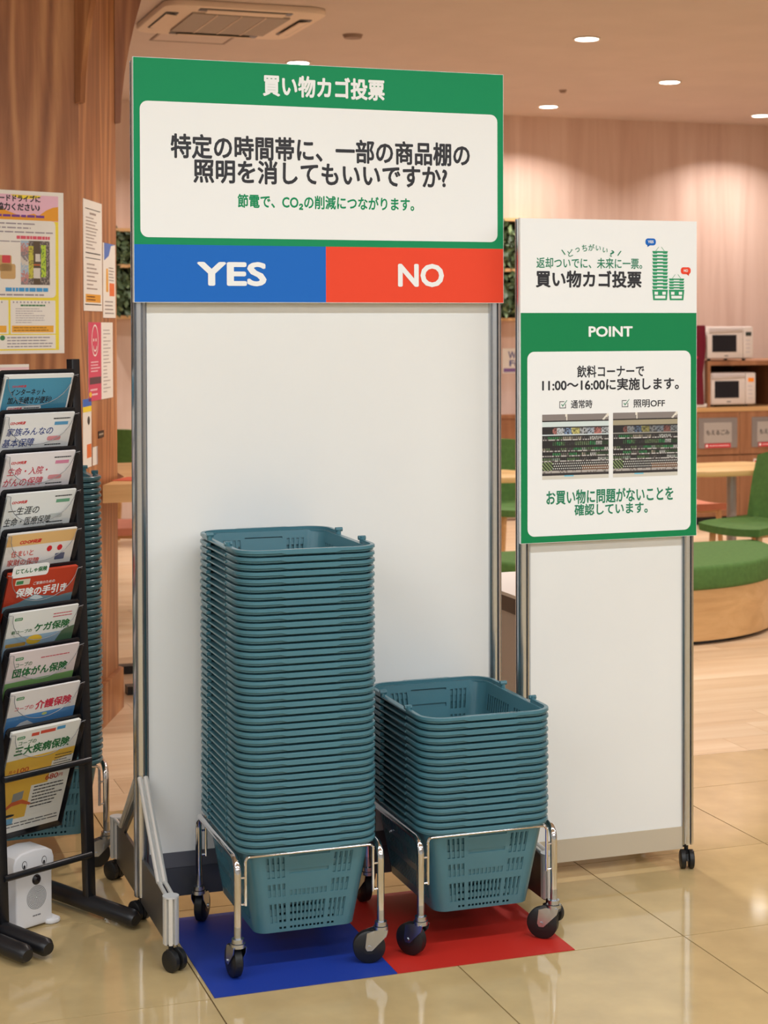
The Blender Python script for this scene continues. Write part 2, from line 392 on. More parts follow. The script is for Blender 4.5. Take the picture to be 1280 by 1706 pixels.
# --- narrow panel (posts at x 1.868 and 2.365)
small, sx = panel_stand('display_panel', 1.868, 2.365, 4.24, 1.79, .055, .117, .066, M_rail)
tag(small, 'narrow white display panel on casters with a green and white information sign', 'display panel')
for s in (-1, 1):
    panel_caster(small, s*sx, 0, 0, R(160))
    obj('rear_foot', MB().box(s*sx-.004, s*sx+.004, .018, .30, .05, .15), M_alu_d, small, smooth=False)
    panel_caster(small, s*sx, .28, 0, R(40))
sb = plate('sign_board', rect(0, .532, 0, .871), .0105, M_print, small)
sb.matrix_basis = small.matrix_basis.inverted() @ frame((1.848, 4.2095, .932), (1, 0, 0), (0, 0, 1))
flat('green_field', [rect(.001, .531, .001, .618)], M_green2, sb, .0003)
flat('point_field', [rrect(.020, .513, .018, .514, .02)], M_print, sb, .0007)
GI = ink(30, 128, 92)
for k, (ch, hw, hh) in enumerate((('ど', .0085, .009), ('っ', .0065, .006), ('ち', .0075, .009), ('が', .009, .009), ('い', .0075, .0065), ('い', .0075, .0065), ('?', .0055, .009))):
    t = (k-3)/3; px = .2095+t*.062; py = .795-.016*t*t
    text(sb, ch, px-hw, px+hw, py-hh, py+hh, GI, .012, rot=-t*.32)
flat('emphasis_strokes', [[(.120, .787), (.123, .788), (.133, .775), (.130, .774)], [(.287, .774), (.290, .773), (.300, .786), (.297, .787)]], GI, sb, .0006)
text(sb, '返却ついでに、未来に一票。', .047, .363, .738, .767, GI, .012)
text(sb, '買い物カゴ投票', .045, .361, .686, .733, M_ink, .026)
def icon_stack(x0, x1, y0, y1, n):
    P = []; w = x1-x0; bh = .029; P.append([(x0+w*.06, y0), (x1-w*.06, y0), (x1, y0+bh), (x0, y0+bh)])
    W_ = []
    for k in range(3): pass
    W_.append(rect(x0+w*.14, x0+w*.36, y0+bh*.52, y0+bh*.80)); W_.append(rect(x1-w*.36, x1-w*.14, y0+bh*.52, y0+bh*.80)); W_.append(rect(x0+w*.16, x1-w*.16, y0+bh*.16, y0+bh*.42))
    p = (y1-y0-bh)/n
    for k in range(n):
        b = y0+bh+p*k+p*.22
        P.append([(x0+w*.05, b), (x0+w*.30, b), (x0+w*.32, b+p*.25), (x1-w*.32, b+p*.25), (x1-w*.30, b), (x1-w*.05, b), (x1, b+p*.74), (x0, b+p*.74)])
    c = (x0+x1)/2
    for s in (-1, 1): P.append([(c+s*w*.26, y1), (c+s*w*.29, y1), (c+s*w*.10, y1+.011), (c+s*w*.07, y1+.011)])
    return P, W_
P1, W1 = icon_stack(.394, .442, .653, .788, 11); P2, W2 = icon_stack(.445, .493, .653, .713, 4)
flat('basket_pictogram', P1+P2, ink(30, 150, 98), sb, .0005); flat('basket_pictogram_gaps', W1+W2, M_print, sb, .0008)
flat('yes_bubble', [rrect(.373, .405, .803, .822, .008), [(.379, .804), (.388, .804), (.379, .798)]], M_blue, sb, .0005); text(sb, 'YES', .380, .398, .809, .8165, M_print, .03, z=.0009)
flat('no_bubble', [rrect(.482, .513, .725, .744, .008), [(.499, .726), (.508, .726), (.507, .720)]], M_red, sb, .0005); text(sb, 'NO', .491, .504, .731, .7385, M_print, .03, z=.0009)
text(sb, 'POINT', .201, .334, .553, .582, M_print, .026)
text(sb, '飲料コーナーで', .166, .369, .443, .476, M_ink, .018, z=.001)
text(sb, '11:00〜16:00に実施します。', .063, .476, .407, .441, M_ink, .022, z=.001)
text(sb, '通常時', .148, .212, .360, .383, M_ink, .014, z=.001)
text(sb, '照明OFF', .336, .433, .359, .381, M_ink, .014, z=.001)
for cx in (.114, .301):
    a, b, w = cx, .361, .019; q = .0018
    flat('tick_box', [rect(a, a+w, b, b+q), rect(a, a+q, b, b+w), rect(a, a+w*.75, b+w-q, b+w), rect(a+w-q, a+w, b, b+w*.6)], M_ink, sb, .001)
    flat('tick', [[(a+.005, b+.011), (a+.007, b+.012), (a+.0095, b+.008), (a+.022, b+.022), (a+.023, b+.021), (a+.0095, b+.004)]], GI, sb, .0012)
text(sb, 'お買い物に問題がないことを', .075, .459, .101, .141, GI, .022, z=.001)
text(sb, '確認しています。', .158, .380, .069, .101, GI, .022, z=.001)

# printed photographs of a drinks shelf (flat print, one coloured cell per patch)
def vcol_mat(name):
    m = bpy.data.materials.new(name); m.use_nodes = True; nt = m.node_tree; a = nt.nodes.new('ShaderNodeVertexColor'); a.layer_name = 'Col'
    nt.links.new(a.outputs[0], nt.nodes['Principled BSDF'].inputs['Base Color']); nt.nodes['Principled BSDF'].inputs['Roughness'].default_value = .5
    return m
M_photo = vcol_mat('photo_print')
def photo(parent, x0, x1, y0, y1, fn, nx=64, ny=52, z=.001, name='photograph'):
    v = []; f = []; cols = []
    for j in range(ny+1):
        for i in range(nx+1): v.append((x0+(x1-x0)*i/nx, y0+(y1-y0)*j/ny, z))
    for j in range(ny):
        for i in range(nx):
            a = j*(nx+1)+i; f.append((a, a+1, a+nx+2, a+nx+1)); cols.append(fn((i+.5)/nx, 1-(j+.5)/ny, i, j))
    me = bpy.data.meshes.new(name); me.from_pydata(v, [], f); ca = me.color_attributes.new('Col', 'FLOAT_COLOR', 'CORNER')
    for k, c in enumerate(cols):
        c = (*lin(c), 1)
        for q in range(4): ca.data[k*4+q].color = c
    me.materials.append(M_photo)
    return link(name, me, parent)
def shelf_photo(lit):
    rnd = random.Random(3); blocks = {}
    for row in range(5):
        x = 0; L = []
        while x < 1:
            w = rnd.uniform(.05, .16); L.append((x, x+w, rnd.choice([(92, 124, 82), (60, 84, 58), (196, 196, 190), (110, 104, 98), (64, 60, 60), (150, 168, 150), (104, 122, 88), (170, 160, 140), (84, 80, 80), (60, 140, 84)]))); x += w
        blocks[row] = L
    topc = [(176, 184, 196), (190, 120, 112), (206, 210, 214), (140, 164, 200), (206, 196, 120), (186, 188, 190)]
    def fn(u, v, i, j):
        n = rnd.random()
        if v < .10:
            if abs(u-(.36+.12*v)) < .012 or abs(u-(1.0-.9*v)) < .02: return (236, 228, 214)
            return (138, 128, 124)
        if v < .12: return (36, 30, 32)
        if v < .20: return (214, 226, 224) if lit else (170, 158, 132)
        if v < .22: return (44, 40, 42)
        if v < .31:
            if u < .15: return (40, 36, 38)
            c = topc[int(u*9) % 6]; k = .55+.45*n
            if not lit: k *= .72
            return tuple(x*k for x in c) if (i % 2 or n > .3) else (46, 42, 44)
        if v < .33: return (205, 214, 216) if lit else (150, 146, 138)
        if v < .73:
            row = min(4, int((v-.33)/.08)); q = (v-.33)/.08-row
            if q > .8: return (186, 180, 176) if n > .35 else (90, 80, 78)
            if u < .16 and row % 2: return (36, 32, 34)
            for a, b, c in blocks[row]:
                if a <= u < b:
                    k = (.5 if i % 2 else 1.0)*(.7+.4*n)
                    return tuple(min(255, x*k) for x in c) if q > .25 else (38, 34, 34)
        if v < .86:
            if u < .16: return (150, 170, 110) if (i+j) % 3 == 0 else (44, 50, 40)
            return (214, 214, 208) if (i*2+j) % 4 == 0 else ((112, 76, 52) if (u > .6 and v > .79) else (46, 40, 40))
        if v < .91: return (176, 168, 162) if n > .2 else (120, 112, 106)
        if v < .94: return (52, 46, 48)
        if v < .955 and .33 < u < .47: return (120, 196, 220)
        return (214, 208, 196)
    return fn
photo(sb, .063, .261, .170, .345, shelf_photo(True)); photo(sb, .274, .472, .170, .346, shelf_photo(False))

# ================================================================== floor sheets
tag(obj('floor_sheet', MB().box(.897, 1.3345, 3.759, 4.30, .0002, .0022), M_matblue, smooth=False), 'blue vinyl floor sheet under the tall basket stack', 'floor sheet')
tag(obj('floor_sheet', MB().box(1.3352, 1.792, 3.759, 4.30, .0002, .0022), M_matred, smooth=False), 'red vinyl floor sheet under the short basket stack', 'floor sheet')
SH = .0022

# ================================================================== shopping baskets
BH = .205                                   # height of the body
def loop_at(w, d, r, nseg=6):
    """rounded rectangle, counter-clockwise from the front side's left end; straight sides only give their ends"""
    return rrect(-w/2, w/2, -d/2, d/2, r, nseg)
WB, DB, RB, WT, DT, RT = .246, .352, .030, .312, .418, .038
def basket_body():
    bm = bmesh.new()
    # perimeter stations: (side, param) -> (x, y) at relative height v
    def side_pts(slots, n_extra=1):
        """slots: list of (centre, width) in -1..1; returns breakpoints and which gaps are holes"""
        bp = [-1.0]; hole = []
        for c, w, rows in slots:
            bp += [c-w/2, c+w/2]
        bp.append(1.0)
        return bp
    fslots = [(-.895, .064), (-.785, .064), (-.675, .064), (-.565, .064)] + [(-.40+.1*k, .060) for k in range(9)] + [(.565, .064), (.675, .064), (.785, .064), (.895, .064)]
    lslots = [(-.90+.0857*k, .050) for k in range(22)]
    def vrows(z): return z
    vb = [0, .035, .062, .115, .345, .43, .50, .585, .66, .70, .745, .86, .905, .93, 1.0]
    # holes by slot kind: row index j spans vb[j]..vb[j+1]
    F_side = {3, 5, 6, 8, 9, 10, 11}          # outer blocks: lower, middle and upper slots
    F_mid = {3, 5}
    F_low = {1}
    cols = []                                   # (kind, u0, u1, holes)
    def add_side(kind, slots):
        u = -1.0
        for c, w in slots:
            cols.append((kind, u, c-w/2, set())); 
            if kind in ('F', 'B'):
                h = set(F_mid) if abs(c) < .45 else set(F_side)
                if abs(c) < .75: h |= F_low
            else:
                h = {3, 4} if False else {3, 5, 6, 8, 9, 10}
                if abs(c) < .1: h = {3}
            cols.append((kind, c-w/2, c+w/2, h)); u = c+w/2
        cols.append((kind, u, 1.0, set()))
    NC = 6
    for kind, slots in (('F', fslots), ('R', lslots), ('B', fslots), ('L', lslots)):
        add_side(kind, slots)
        for k in range(NC): cols.append(('c'+kind, k/NC, (k+1)/NC, set()))
    def pt(kind, u, v):
        w = WB+(WT-WB)*v; d = DB+(DT-DB)*v; r = RB+(RT-RB)*v; z = v*BH
        hw, hd = w/2-r, d/2-r
        if kind == 'F': return (u*hw, -d/2, z)
        if kind == 'R': return (w/2, u*hd, z)
        if kind == 'B': return (-u*hw, d/2, z)
        if kind == 'L': return (-w/2, -u*hd, z)
        a0 = {'cF': -90, 'cR': 0, 'cB': 90, 'cL': 180}[kind]; a = R(a0+90*u)
        cx = {'cF': hw, 'cR': hw, 'cB': -hw, 'cL': -hw}[kind]; cy = {'cF': -hd, 'cR': hd, 'cB': hd, 'cL': -hd}[kind]
        return (cx+r*math.cos(a), cy+r*math.sin(a), z)
    n = len(cols); V = [[bm.verts.new(pt(k, a, v)) for (k, a, b, h) in cols] for v in vb]
    grip = {9, 12}
    for j in range(len(vb)-1):
        for i, (k, a, b, h) in enumerate(cols):
            if j in h: continue
            if k in ('F', 'B') and j in grip and -.47 < a and b < .47: continue
            bm.faces.new((V[j][i], V[j][(i+1) % n], V[j+1][(i+1) % n], V[j+1][i]))
    bot = [V[0][i] for i in range(n)]
    # bottom with an inset ring and a floor
    inner = [bm.verts.new((v.co.x*.93, v.co.y*.95, .0)) for v in bot]
    for i in range(n): bm.faces.new((bot[(i+1) % n], bot[i], inner[i], inner[(i+1) % n]))
    bm.faces.new(list(reversed(inner)))
    bmesh.ops.recalc_face_normals(bm, faces=bm.faces)
    bmesh.ops.solidify(bm, geom=list(bm.faces), thickness=.0016)
    me = bpy.data.meshes.new('body'); bm.to_mesh(me); bm.free()
    for p in me.polygons: p.use_smooth = True
    me.set_sharp_from_angle(angle=R(30)); me.materials.append(M_basket)
    return me
RW, RD, RRr = .346, .452, .062
def basket_rim():
    # section swept round: (outset from the outer rim line, z)
    sec = [(-.0175, BH-.004), (-.0175, BH+.0005), (-.005, BH+.0005), (-.0036, BH-.0003), (-.0034, BH-.0038), (-.0050, BH-.0042), (-.0060, BH-.0020), (-.0155, BH-.0020)]
    rings = []
    for o, z in sec: rings.append([(x, y, z) for x, y in rrect(-RW/2-o, RW/2+o, -RD/2-o, RD/2+o, RRr+o, 8)])
    m = len(rings[0]); mb = MB(); v = [p for r_ in rings for p in r_]; f = []
    for j in range(len(sec)):
        for i in range(m): f.append((j*m+i, j*m+(i+1) % m, ((j+1) % len(sec))*m+(i+1) % m, ((j+1) % len(sec))*m+i))
    mb.add(v, f)
    return mesh('rim', mb, M_basket, ang=40)
def basket_handle(top):
    """loop hinged near the middle of both long sides, lying on the rim round the front end"""
    o = -.006; hw, hd, r = RW/2+o, RD/2+o, RRr+o; yp = -.095; P = []
    P.append((-hw, yp)); P.append((-hw, (yp-hd+r)/2))
    for k in range(9): a = R(180+90*k/8); P.append((-hw+r+r*math.cos(a), -hd+r+r*math.sin(a)))
    g0 = .072
    for x in (-g0-.012, -g0, -g0+.012, 0, g0-.012, g0, g0+.012): P.append((x, -hd))
    for k in range(9): a = R(270+90*k/8); P.append((hw-r+r*math.cos(a), -hd+r+r*math.sin(a)))
    P.append((hw, (yp-hd+r)/2)); P.append((hw, yp))
    mb = MB(); v = []; n = len(P); z0, z1 = BH+.0007, BH+.0086
    for i, (x, y) in enumerate(P):
        a = Vector(P[max(i-1, 0)]); b = Vector(P[min(i+1, n-1)]); t = (b-a).normalized(); nr = Vector((t.y, -t.x))   # outward
        grip = abs(x) < g0-.005 and y < -hd+.01
        oo, ii = (.0088, -.006) if grip else (.0062, -.0045)
        zt = z1+(.0006 if grip else 0); zb = z0-(.0 if not grip else .0028)
        for q, z in ((ii, zb), (oo-.0008, zb), (oo, zb+.0008), (oo-.0006, zt-.0014), (oo-.0020, zt), (ii, zt)):
            v.append((x+nr.x*q, y+nr.y*q, z))
    f = []
    for i in range(n-1):
        for k in range(6): f.append((i*6+k, i*6+(k+1) % 6, (i+1)*6+(k+1) % 6, (i+1)*6+k))
    f += [tuple(range(5, -1, -1)), tuple(range((n-1)*6, n*6))]
    mb.add(v, f)
    for s in (-1, 1):
        if top:
            mb.cyl((s*(hw), yp, BH-.002), (s*hw, yp, BH+.016), .0065, 12).cyl((s*(hw-.009), yp+.002, BH+.012), (s*(hw+.009), yp+.002, BH+.012), .0055, 10)
        else:
            mb.cyl((s*(hw-.002), yp, BH+.003), (s*(hw+.0085), yp, BH+.003), .0036, 10)
    return mesh('handle', mb, M_basket, ang=24)
ME_BODY, ME_RIM, ME_HA, ME_HT = basket_body(), basket_rim(), basket_handle(False), basket_handle(True)
ROT180 = Matrix.Rotation(math.pi, 4, 'Z')
def basket(loc, label, group, top=False, rz=0.0):
    b = empty('shopping_basket', loc, rz); tag(b, label, 'basket', group)
    link('body', ME_BODY, b); link('rim', ME_RIM, b)
    h = ME_HT if top else ME_HA
    link('handle', h, b); link('handle', h, b, ROT180)
    return b
PITCHB = .0169
# ---- chrome trolleys
LEG_X, LEG_YF, LEG_YR, ZR = .175, -.205, .195, .286
def caster_parts(tr, x, y, ang):
    """single rubber wheel in a zinc fork under a leg"""
    M = Matrix.Translation((x, y, 0)) @ Matrix.Rotation(ang, 4, 'Z')
    mb = MB().cyl((0, 0, .088), (0, 0, .098), .0145, 20).cyl((0, 0, .078), (0, 0, .087), .0175, 20).cyl((0, 0, .098), (0, 0, .125), .009, 16)
    for s in (-1, 1):
        mb.prism([(-.016, .080), (.016, .080), (.012, .066), (-.022, .032), (-.034, .032), (-.038, .040), (-.034, .074)], s*.0155-.001, s*.0155+.001, lambda a, b, h: (h, -a, b))
    mb.cyl((-.019, .028, .040), (.019, .028, .040), .0045, 12)
    f = obj('caster_fork', mb, M_zinc, tr, M)
    obj('wheel', MB().disc_wheel((0, .028, .0385), (1, 0, 0), .0385, .024, 36).cyl((-.013, .028, .0385), (.013, .028, .0385), .016, 20), M_rubber, f)
def trolley(cx, cy, label, angs, z0=SH):
    t = empty('basket_trolley', (cx, cy, z0)); tag(t, label, 'trolley', 'basket trolleys')
    def bend(s):
        P = [(s*LEG_X, LEG_YF, .115), (s*LEG_X, LEG_YF, ZR-.04)]
        for k in range(1, 7):
            a = R(90*k/6); P.append((s*LEG_X, LEG_YF+.035-.035*math.cos(a), ZR-.04+.035*math.sin(a)))
        for k in range(0, 7):
            a = R(90*k/6); P.append((s*LEG_X, LEG_YR-.035+.035*math.sin(a), ZR-.04+.035*math.cos(a)))
        P.append((s*LEG_X, LEG_YR, .115))
        return P
    for s in (-1, 1): obj('side_tube', MB().tube(bend(s), .0088, 14), M_chrome, t)
    for y, q in ((LEG_YF, -1), (LEG_YR, 1)):
        X = LEG_X-.019; P = [(-X, y, .172), (-X, y, ZR-.012)]
        for k in range(1, 5): a = R(90*k/4); P.append((-X+.010-.010*math.cos(a), y, ZR-.012+.010*math.sin(a)))
        P += [(-x_, y_, z_) for x_, y_, z_ in reversed(P)]
        mb = MB().tube(P, .0036, 10)
        for s in (-1, 1):
            for z in (.176, .238): mb.cyl((s*X, y, z), (s*LEG_X, y, z), .003, 8)
        obj('end_rod', mb, M_chrome, t)
    for k, (x, y) in enumerate(((-LEG_X, LEG_YF), (LEG_X, LEG_YF), (-LEG_X, LEG_YR), (LEG_X, LEG_YR))): caster_parts(t, x, y, R(angs[k]))
    return t
def stack(cx, cy, n, where, group, z0=SH):
    zb = z0+ZR+.0088-BH+.0     # rim's lower lip rests on the frame
    for k in range(n):
        i = n-k                 # counted from the top
        if i == 1: lab = 'topmost teal shopping basket, open to view, on '+where
        elif k == 0: lab = 'lowest teal shopping basket with slotted body, in '+where
        else: lab = '%s teal shopping basket from the top of %s' % (ordinal(i), where)
        jx = random.uniform(-.0012, .0012); jr = random.uniform(-.003, .003)
        b = basket((cx+jx, cy+random.uniform(-.0012, .0012), zb+k*PITCHB), lab, group, top=(i == 1), rz=jr)
        if k == 0: low = b
    return low
AX, AY = 1.147, 4.045
trolley(AX, AY, 'chrome basket trolley standing on the blue floor sheet', (5, 75, -30, 140))
low = stack(AX, AY, 42, 'the tall stack on the blue sheet', 'baskets in the tall stack')
BX, BY = 1.5985, 4.045
trolley(BX, BY, 'chrome basket trolley standing on the red floor sheet', (35, 50, 10, 160))
stack(BX, BY, 17, 'the short stack on the red sheet', 'baskets in the short stack')
CX, CY_ = .660, 5.00
trolley(CX, CY_, 'chrome basket trolley behind the brochure rack', (20, 80, 10, 160), z0=0)
stack(CX, CY_, 48, 'the stack behind the brochure rack', 'baskets in the stack behind the rack', z0=0)
# oval maker's label on the lowest basket's flank
lb = plate('side_label', ellipse(0, 0, .030, .016), .001, mat('label_grey', (150, 168, 172), .5), low)
lb.matrix_basis = frame((-(WB+(WT-WB)*.78)/2-.0012, -.085, BH*.78), (0, -1, 0), (.16, 0, 1))
text(lb, 'COOP', -.022, .022, -.007, .007, ink(60, 100, 110), .02)

# ================================================================== brochure rack
PHI = R(28.5); UU = Vector((math.cos(PHI), math.sin(PHI), 0)); VV = Vector((-math.sin(PHI), math.cos(PHI), 0)); RO = Vector((.807, 4.257, 0))
def rk(u, v, z): return RO+UU*u+VV*v+Vector((0, 0, z))
RM = frame(rk(0, 0, 0), UU, VV)              # rack frame: x across, y away from the viewer, z up
def rack(M, label, full=True):
    r_ = empty('brochure_rack', M=M); tag(r_, label, 'rack', 'brochure racks')
    us = (0.0, -.268)
    for u in us:
        if not full and u != 0.0: continue
        obj('post', MB().prism(rect(-.0125, .0125, -.0125, .0125), 0, 1, lambda a, b, h, u=u: (u+a, .176+.054*h+b, .045+1.388*h)), M_black, r_, bevel=.002)
        P = [(u, -.012, .028), (u, .0, .030), (u, .62, .030), (u, .632, .028)]
        obj('foot', MB().tube(P, .022, 16, rs=[.015, .022, .022, .015], flat=1.0), M_black, r_)
    if full:
        for z in (.157, .402): obj('crossbar', MB().tube([(0, .168+.0*z, z), (us[1], .168, z)], .0085, 12), M_black, r_)
    return r_
rack1 = rack(RM, 'black metal brochure rack holding ten clear tiered pockets')
rack(frame(rk(-.328, .0, 0), UU, VV), 'black metal rack foot beside the brochure rack, mostly out of view', full=False)
TILT = R(20); PWD = .232
BCX = -.131
def bro_frame(k, d=0.0, w=0.0):
    """frame of pocket k: origin at the brochure's lower edge centre, x across, y up the sheet, z towards the viewer"""
    zt = 1.398-k*.0985; v = .195-.0022*k
    up = (-VV*math.sin(TILT)+Vector((0, 0, 1))*math.cos(TILT))
    top = rk(BCX, v, zt); o = top-up*.297
    M = frame(o, UU, up)
    return M @ Matrix.Translation((w, 0, d))
RI = RM.inverted()
me_back = mesh('pocket', MB().prism(rrect(-PWD/2, PWD/2, -.012, .3045, .010), -.012, -.009).box(-PWD/2, PWD/2, -.012, -.009, -.012, .012).box(-PWD/2, -PWD/2+.002, -.012, .29, -.012, .010).box(PWD/2-.002, PWD/2, -.012, .29, -.012, .010), M_black, smooth=False)
arc = [(-PWD/2+.002, -.009), (PWD/2-.002, -.009), (PWD/2-.002, .297)]
for k in range(15):
    a = R(-180*k/14); arc.append((.100*math.cos(a), .294+.078*math.sin(a)))
arc.append((-PWD/2+.002, .297))
me_front = mesh('pocket_front', MB().prism(arc, .0095, .0115), M_acr, smooth=False)
me_edge = mesh('pocket_edge', MB().tube([(x, y, .0105) for x, y in arc[2:]], .0009, 6), mat('acrylic_edge', (150, 150, 152), .2))
for k in range(10):
    M = RI @ bro_frame(k)
    p = link('pocket', me_back, rack1, M)
    link('pocket_front', me_front, p); link('pocket_edge', me_edge, p)

NAVY, CRIM, DGRN, DGRY, COOPR = ink(52, 70, 140), ink(205, 52, 76), ink(44, 112, 62), ink(60, 62, 64), ink(212, 36, 44)
def brochure(k, label, base, t=.006):
    b = plate('brochure', rect(-.105, .105, 0, .297), t, base, M=bro_frame(k, .004)); tag(b, label, 'brochure', 'brochures in the rack pockets')
    return b
H = .297
def logo(b, red=COOPR, y=.274, x=-.088, s=1.0):
    text(b, 'CO·OP共済', x, x+.046*s, y-.0045*s, y+.0045*s, red, .035, shear=.2)
def coop_badge(b, x=-.088, y=.279):
    flat('badge', [rrect(x, x+.024, y-.004, y+.004, .003)], ink(60, 140, 80), b, .0004); text(b, 'COOP', x+.003, x+.021, y-.002, y+.002, M_print, .02, z=.0007)
def info_tag(b, c):
    flat('info_tag', [rect(.048, .090, .264, .273)], c, b, .0004); flat('small_print', bars(.042, .095, .278, .286, 1, .4, .1), DGRY, b, .0004)
    flat('small_print', bars(.030, .085, .190, .215, 3, .35, .5), DGRY, b, .0004)
b = brochure(0, 'blue brochure in the topmost pocket of the rack', M_print)
flat('blue_field', [rect(-.100, .100, .01, .287)], ink(78, 150, 182), b, .0003)
text(b, 'CO·OP共済', -.078, -.036, .263, .270, COOPR, .03)
text(b, 'インターネット', -.080, .026, .242, .259, M_ink, .02); text(b, '加入手続きが便利!', -.084, .050, .219, .238, M_ink, .02)
flat('caption_field', [rrect(-.082, .022, .201, .213, .005)], M_print, b, .0005); text(b, 'CO·OP共済', -.078, -.036, .204, .210, COOPR, .03, z=.0009)
flat('small_print', bars(-.03, .018, .205, .209, 1, .6, .1)+bars(-.09, .05, .182, .196, 2, .4, .1), DGRY, b, .0009)
for k, lab, l1, l2, c, tg, bc in ((1, 'white brochure with navy blue title, second pocket from the top', '家族みんなの', '基本保障', NAVY, (92, 160, 205), (240, 240, 240)),
                                  (2, 'white brochure with crimson title and pink tag, third pocket from the top', '生命・入院・', 'がんの保障', CRIM, (222, 138, 170), (242, 236, 238)),
                                  (3, 'white brochure with charcoal title and green tag, fourth pocket from the top', '一生涯の', '生命・医療保障', DGRY, (112, 170, 136), (238, 240, 238))):
    b = brochure(k, lab, mat('paper_%d' % k, bc, .4)); logo(b); info_tag(b, ink(*tg))
    text(b, l1, -.094, -.094+.0236*len(l1)*(.86 if '・' in l1 else 1), .239, .261, c, .008, shear=.12); text(b, l2, -.100, -.100+.0240*len(l2)*(.84 if '・' in l2 else 1), .209, .232, c, .008, shear=.12)
    flat('seal', [rrect(.034, .076, .222, .234, .005)], ink(225, 150, 155) if k < 3 else ink(200, 205, 202), b, .0004)
b = brochure(4, 'cream brochure with tan band and red house insurance title, fifth pocket', mat('paper_4', (238, 232, 226), .4))
flat('tan_band', [rect(-.105, .105, .262, .294)], ink(232, 188, 124), b, .0003); text(b, 'CO·OP共済', -.066, .000, .266, .278, COOPR, .04, z=.0008, shear=.2)
text(b, '住まいと', -.085, -.018, .232, .250, ink(212, 74, 62), .012); text(b, '家財の保障', -.092, .004, .208, .226, ink(212, 74, 62), .012)
flat('round_mark', [ellipse(.030, .246, .008, .008), ellipse(.062, .246, .008, .008)], COOPR, b, .0004); flat('calculator_mark', [rrect(.052, .082, .212, .230, .002)], ink(96, 100, 130), b, .0004)
b = brochure(5, 'thick red brochure with a white bicycle insurance tab, sixth pocket', ink(192, 62, 34), t=.010)
tabp = plate('tab', rrect(-.098, .012, .285, .318, .008), .001, M_print, b, z=.001); text(tabp, 'じてんしゃ保険', -.088, .006, .296, .310, DGRN, .025, z=.0016)
flat('badge_field', [rrect(-.082, -.038, .263, .279, .002)], ink(214, 204, 186), b, .0004); flat('badge', [rrect(-.079, -.058, .266, .275, .002)], ink(60, 130, 80), b, .0007)
text(b, 'ご家族のための', -.026, .040, .259, .268, M_print, .01); text(b, '保険の手引き', -.074, .082, .229, .254, M_print, .03)
flat('mountain_print', [[(-.105, .19), (.105, .19), (.105, .224), (.08, .222), (.06, .218), (.04, .222), (.01, .226), (-.015, .232), (-.035, .224), (-.06, .214), (-.105, .206)]], ink(116, 146, 158), b, .0004)
flat('snow_print', [[(-.030, .222), (-.014, .231), (.004, .226), (.014, .219), (-.006, .216)]], ink(206, 216, 220), b, .0006)
b = brochure(6, 'white brochure with green injury insurance title, seventh pocket', mat('paper_6', (238, 238, 234), .4)); coop_badge(b)
text(b, '新コープの', -.090, -.028, .238, .248, DGRN, .012); text(b, 'ケガ保険', -.022, .088, .236, .260, DGRN, .03)
flat('sky_print', [rect(-.105, .105, .150, .228)], ink(158, 186, 208), b, .0003); flat('sun_print', [ellipse(-.015, .215, .024, .013)], ink(240, 196, 60), b, .0006); flat('hill_print', [[(.045, .19), (.105, .19), (.105, .240), (.07, .232)]], ink(88, 122, 92), b, .0005); flat('caption_print', [rect(-.10, -.04, .202, .212)], ink(206, 160, 70), b, .0006)
flat('small_print', bars(.03, .09, .268, .284, 2, .3, .3), CRIM, b, .0004)
b = brochure(7, 'pinkish white brochure with green cancer insurance title, eighth pocket', mat('paper_7', (236, 222, 222), .4)); coop_badge(b)
text(b, 'コープの', -.084, -.034, .256, .268, DGRN, .012); text(b, '団体がん保険', -.088, .080, .226, .252, DGRN, .03)
flat('meadow_print', [[(-.105, .10), (.105, .10), (.105, .219), (-.105, .213)]], ink(136, 182, 110), b, .0003); flat('small_print', bars(-.01, .08, .270, .276, 1, .4, .1), CRIM, b, .0004)
b = brochure(8, 'white brochure with crimson nursing insurance title, ninth pocket', mat('paper_8', (238, 232, 230), .4)); coop_badge(b)
text(b, 'コープの', -.086, -.030, .244, .256, CRIM, .012); text(b, '介護保険', -.024, .088, .238, .264, CRIM, .03)
flat('sky_print', [rect(-.105, .105, .120, .228)], ink(88, 146, 204), b, .0003); flat('snow_print', [[(-.085, .19), (-.06, .208), (-.04, .212), (-.02, .200), (-.010, .19)]], ink(224, 226, 228), b, .0006); flat('moon_print', [ellipse(.010, .222, .008, .004)], ink(190, 196, 120), b, .0006)
b = brochure(9, 'white and yellow brochure with green disease insurance title, lowest pocket', mat('paper_9', (240, 238, 230), .4), t=.010); coop_badge(b)
flat('header_tags', [rect(-.045, -.022, .278, .287), rect(-.018, .028, .280, .289)], ink(214, 84, 62), b, .0004); flat('header_tag', [rect(.032, .058, .282, .291)], ink(84, 160, 208), b, .0004)
text(b, 'コープの', -.080, -.026, .258, .270, DGRN, .012); text(b, '三大疾病保険', -.088, .082, .228, .256, DGRN, .03)
flat('yellow_field', [[(-.105, .040), (-.01, .040), (-.01, .13), (.04, .13), (.04, .19), (.105, .20), (.105, .222), (-.105, .216)]], ink(238, 190, 74), b, .0003)
text(b, '100', -.066, -.030, .176, .190, ink(200, 90, 40), .02); text(b, '月々', -.092, -.070, .178, .188, ink(200, 90, 40), .012)
text(b, '680', .030, .070, .136, .152, ink(190, 70, 50), .02); text(b, '円', .072, .084, .138, .148, ink(190, 70, 50), .012)
flat('small_print', bars(.00, .095, .060, .128, 7, .35, .3)+bars(.046, .10, .17, .21, 5, .3, .3)+bars(-.10, .10, .012, .030, 2, .3, .2), DGRY, b, .0006)
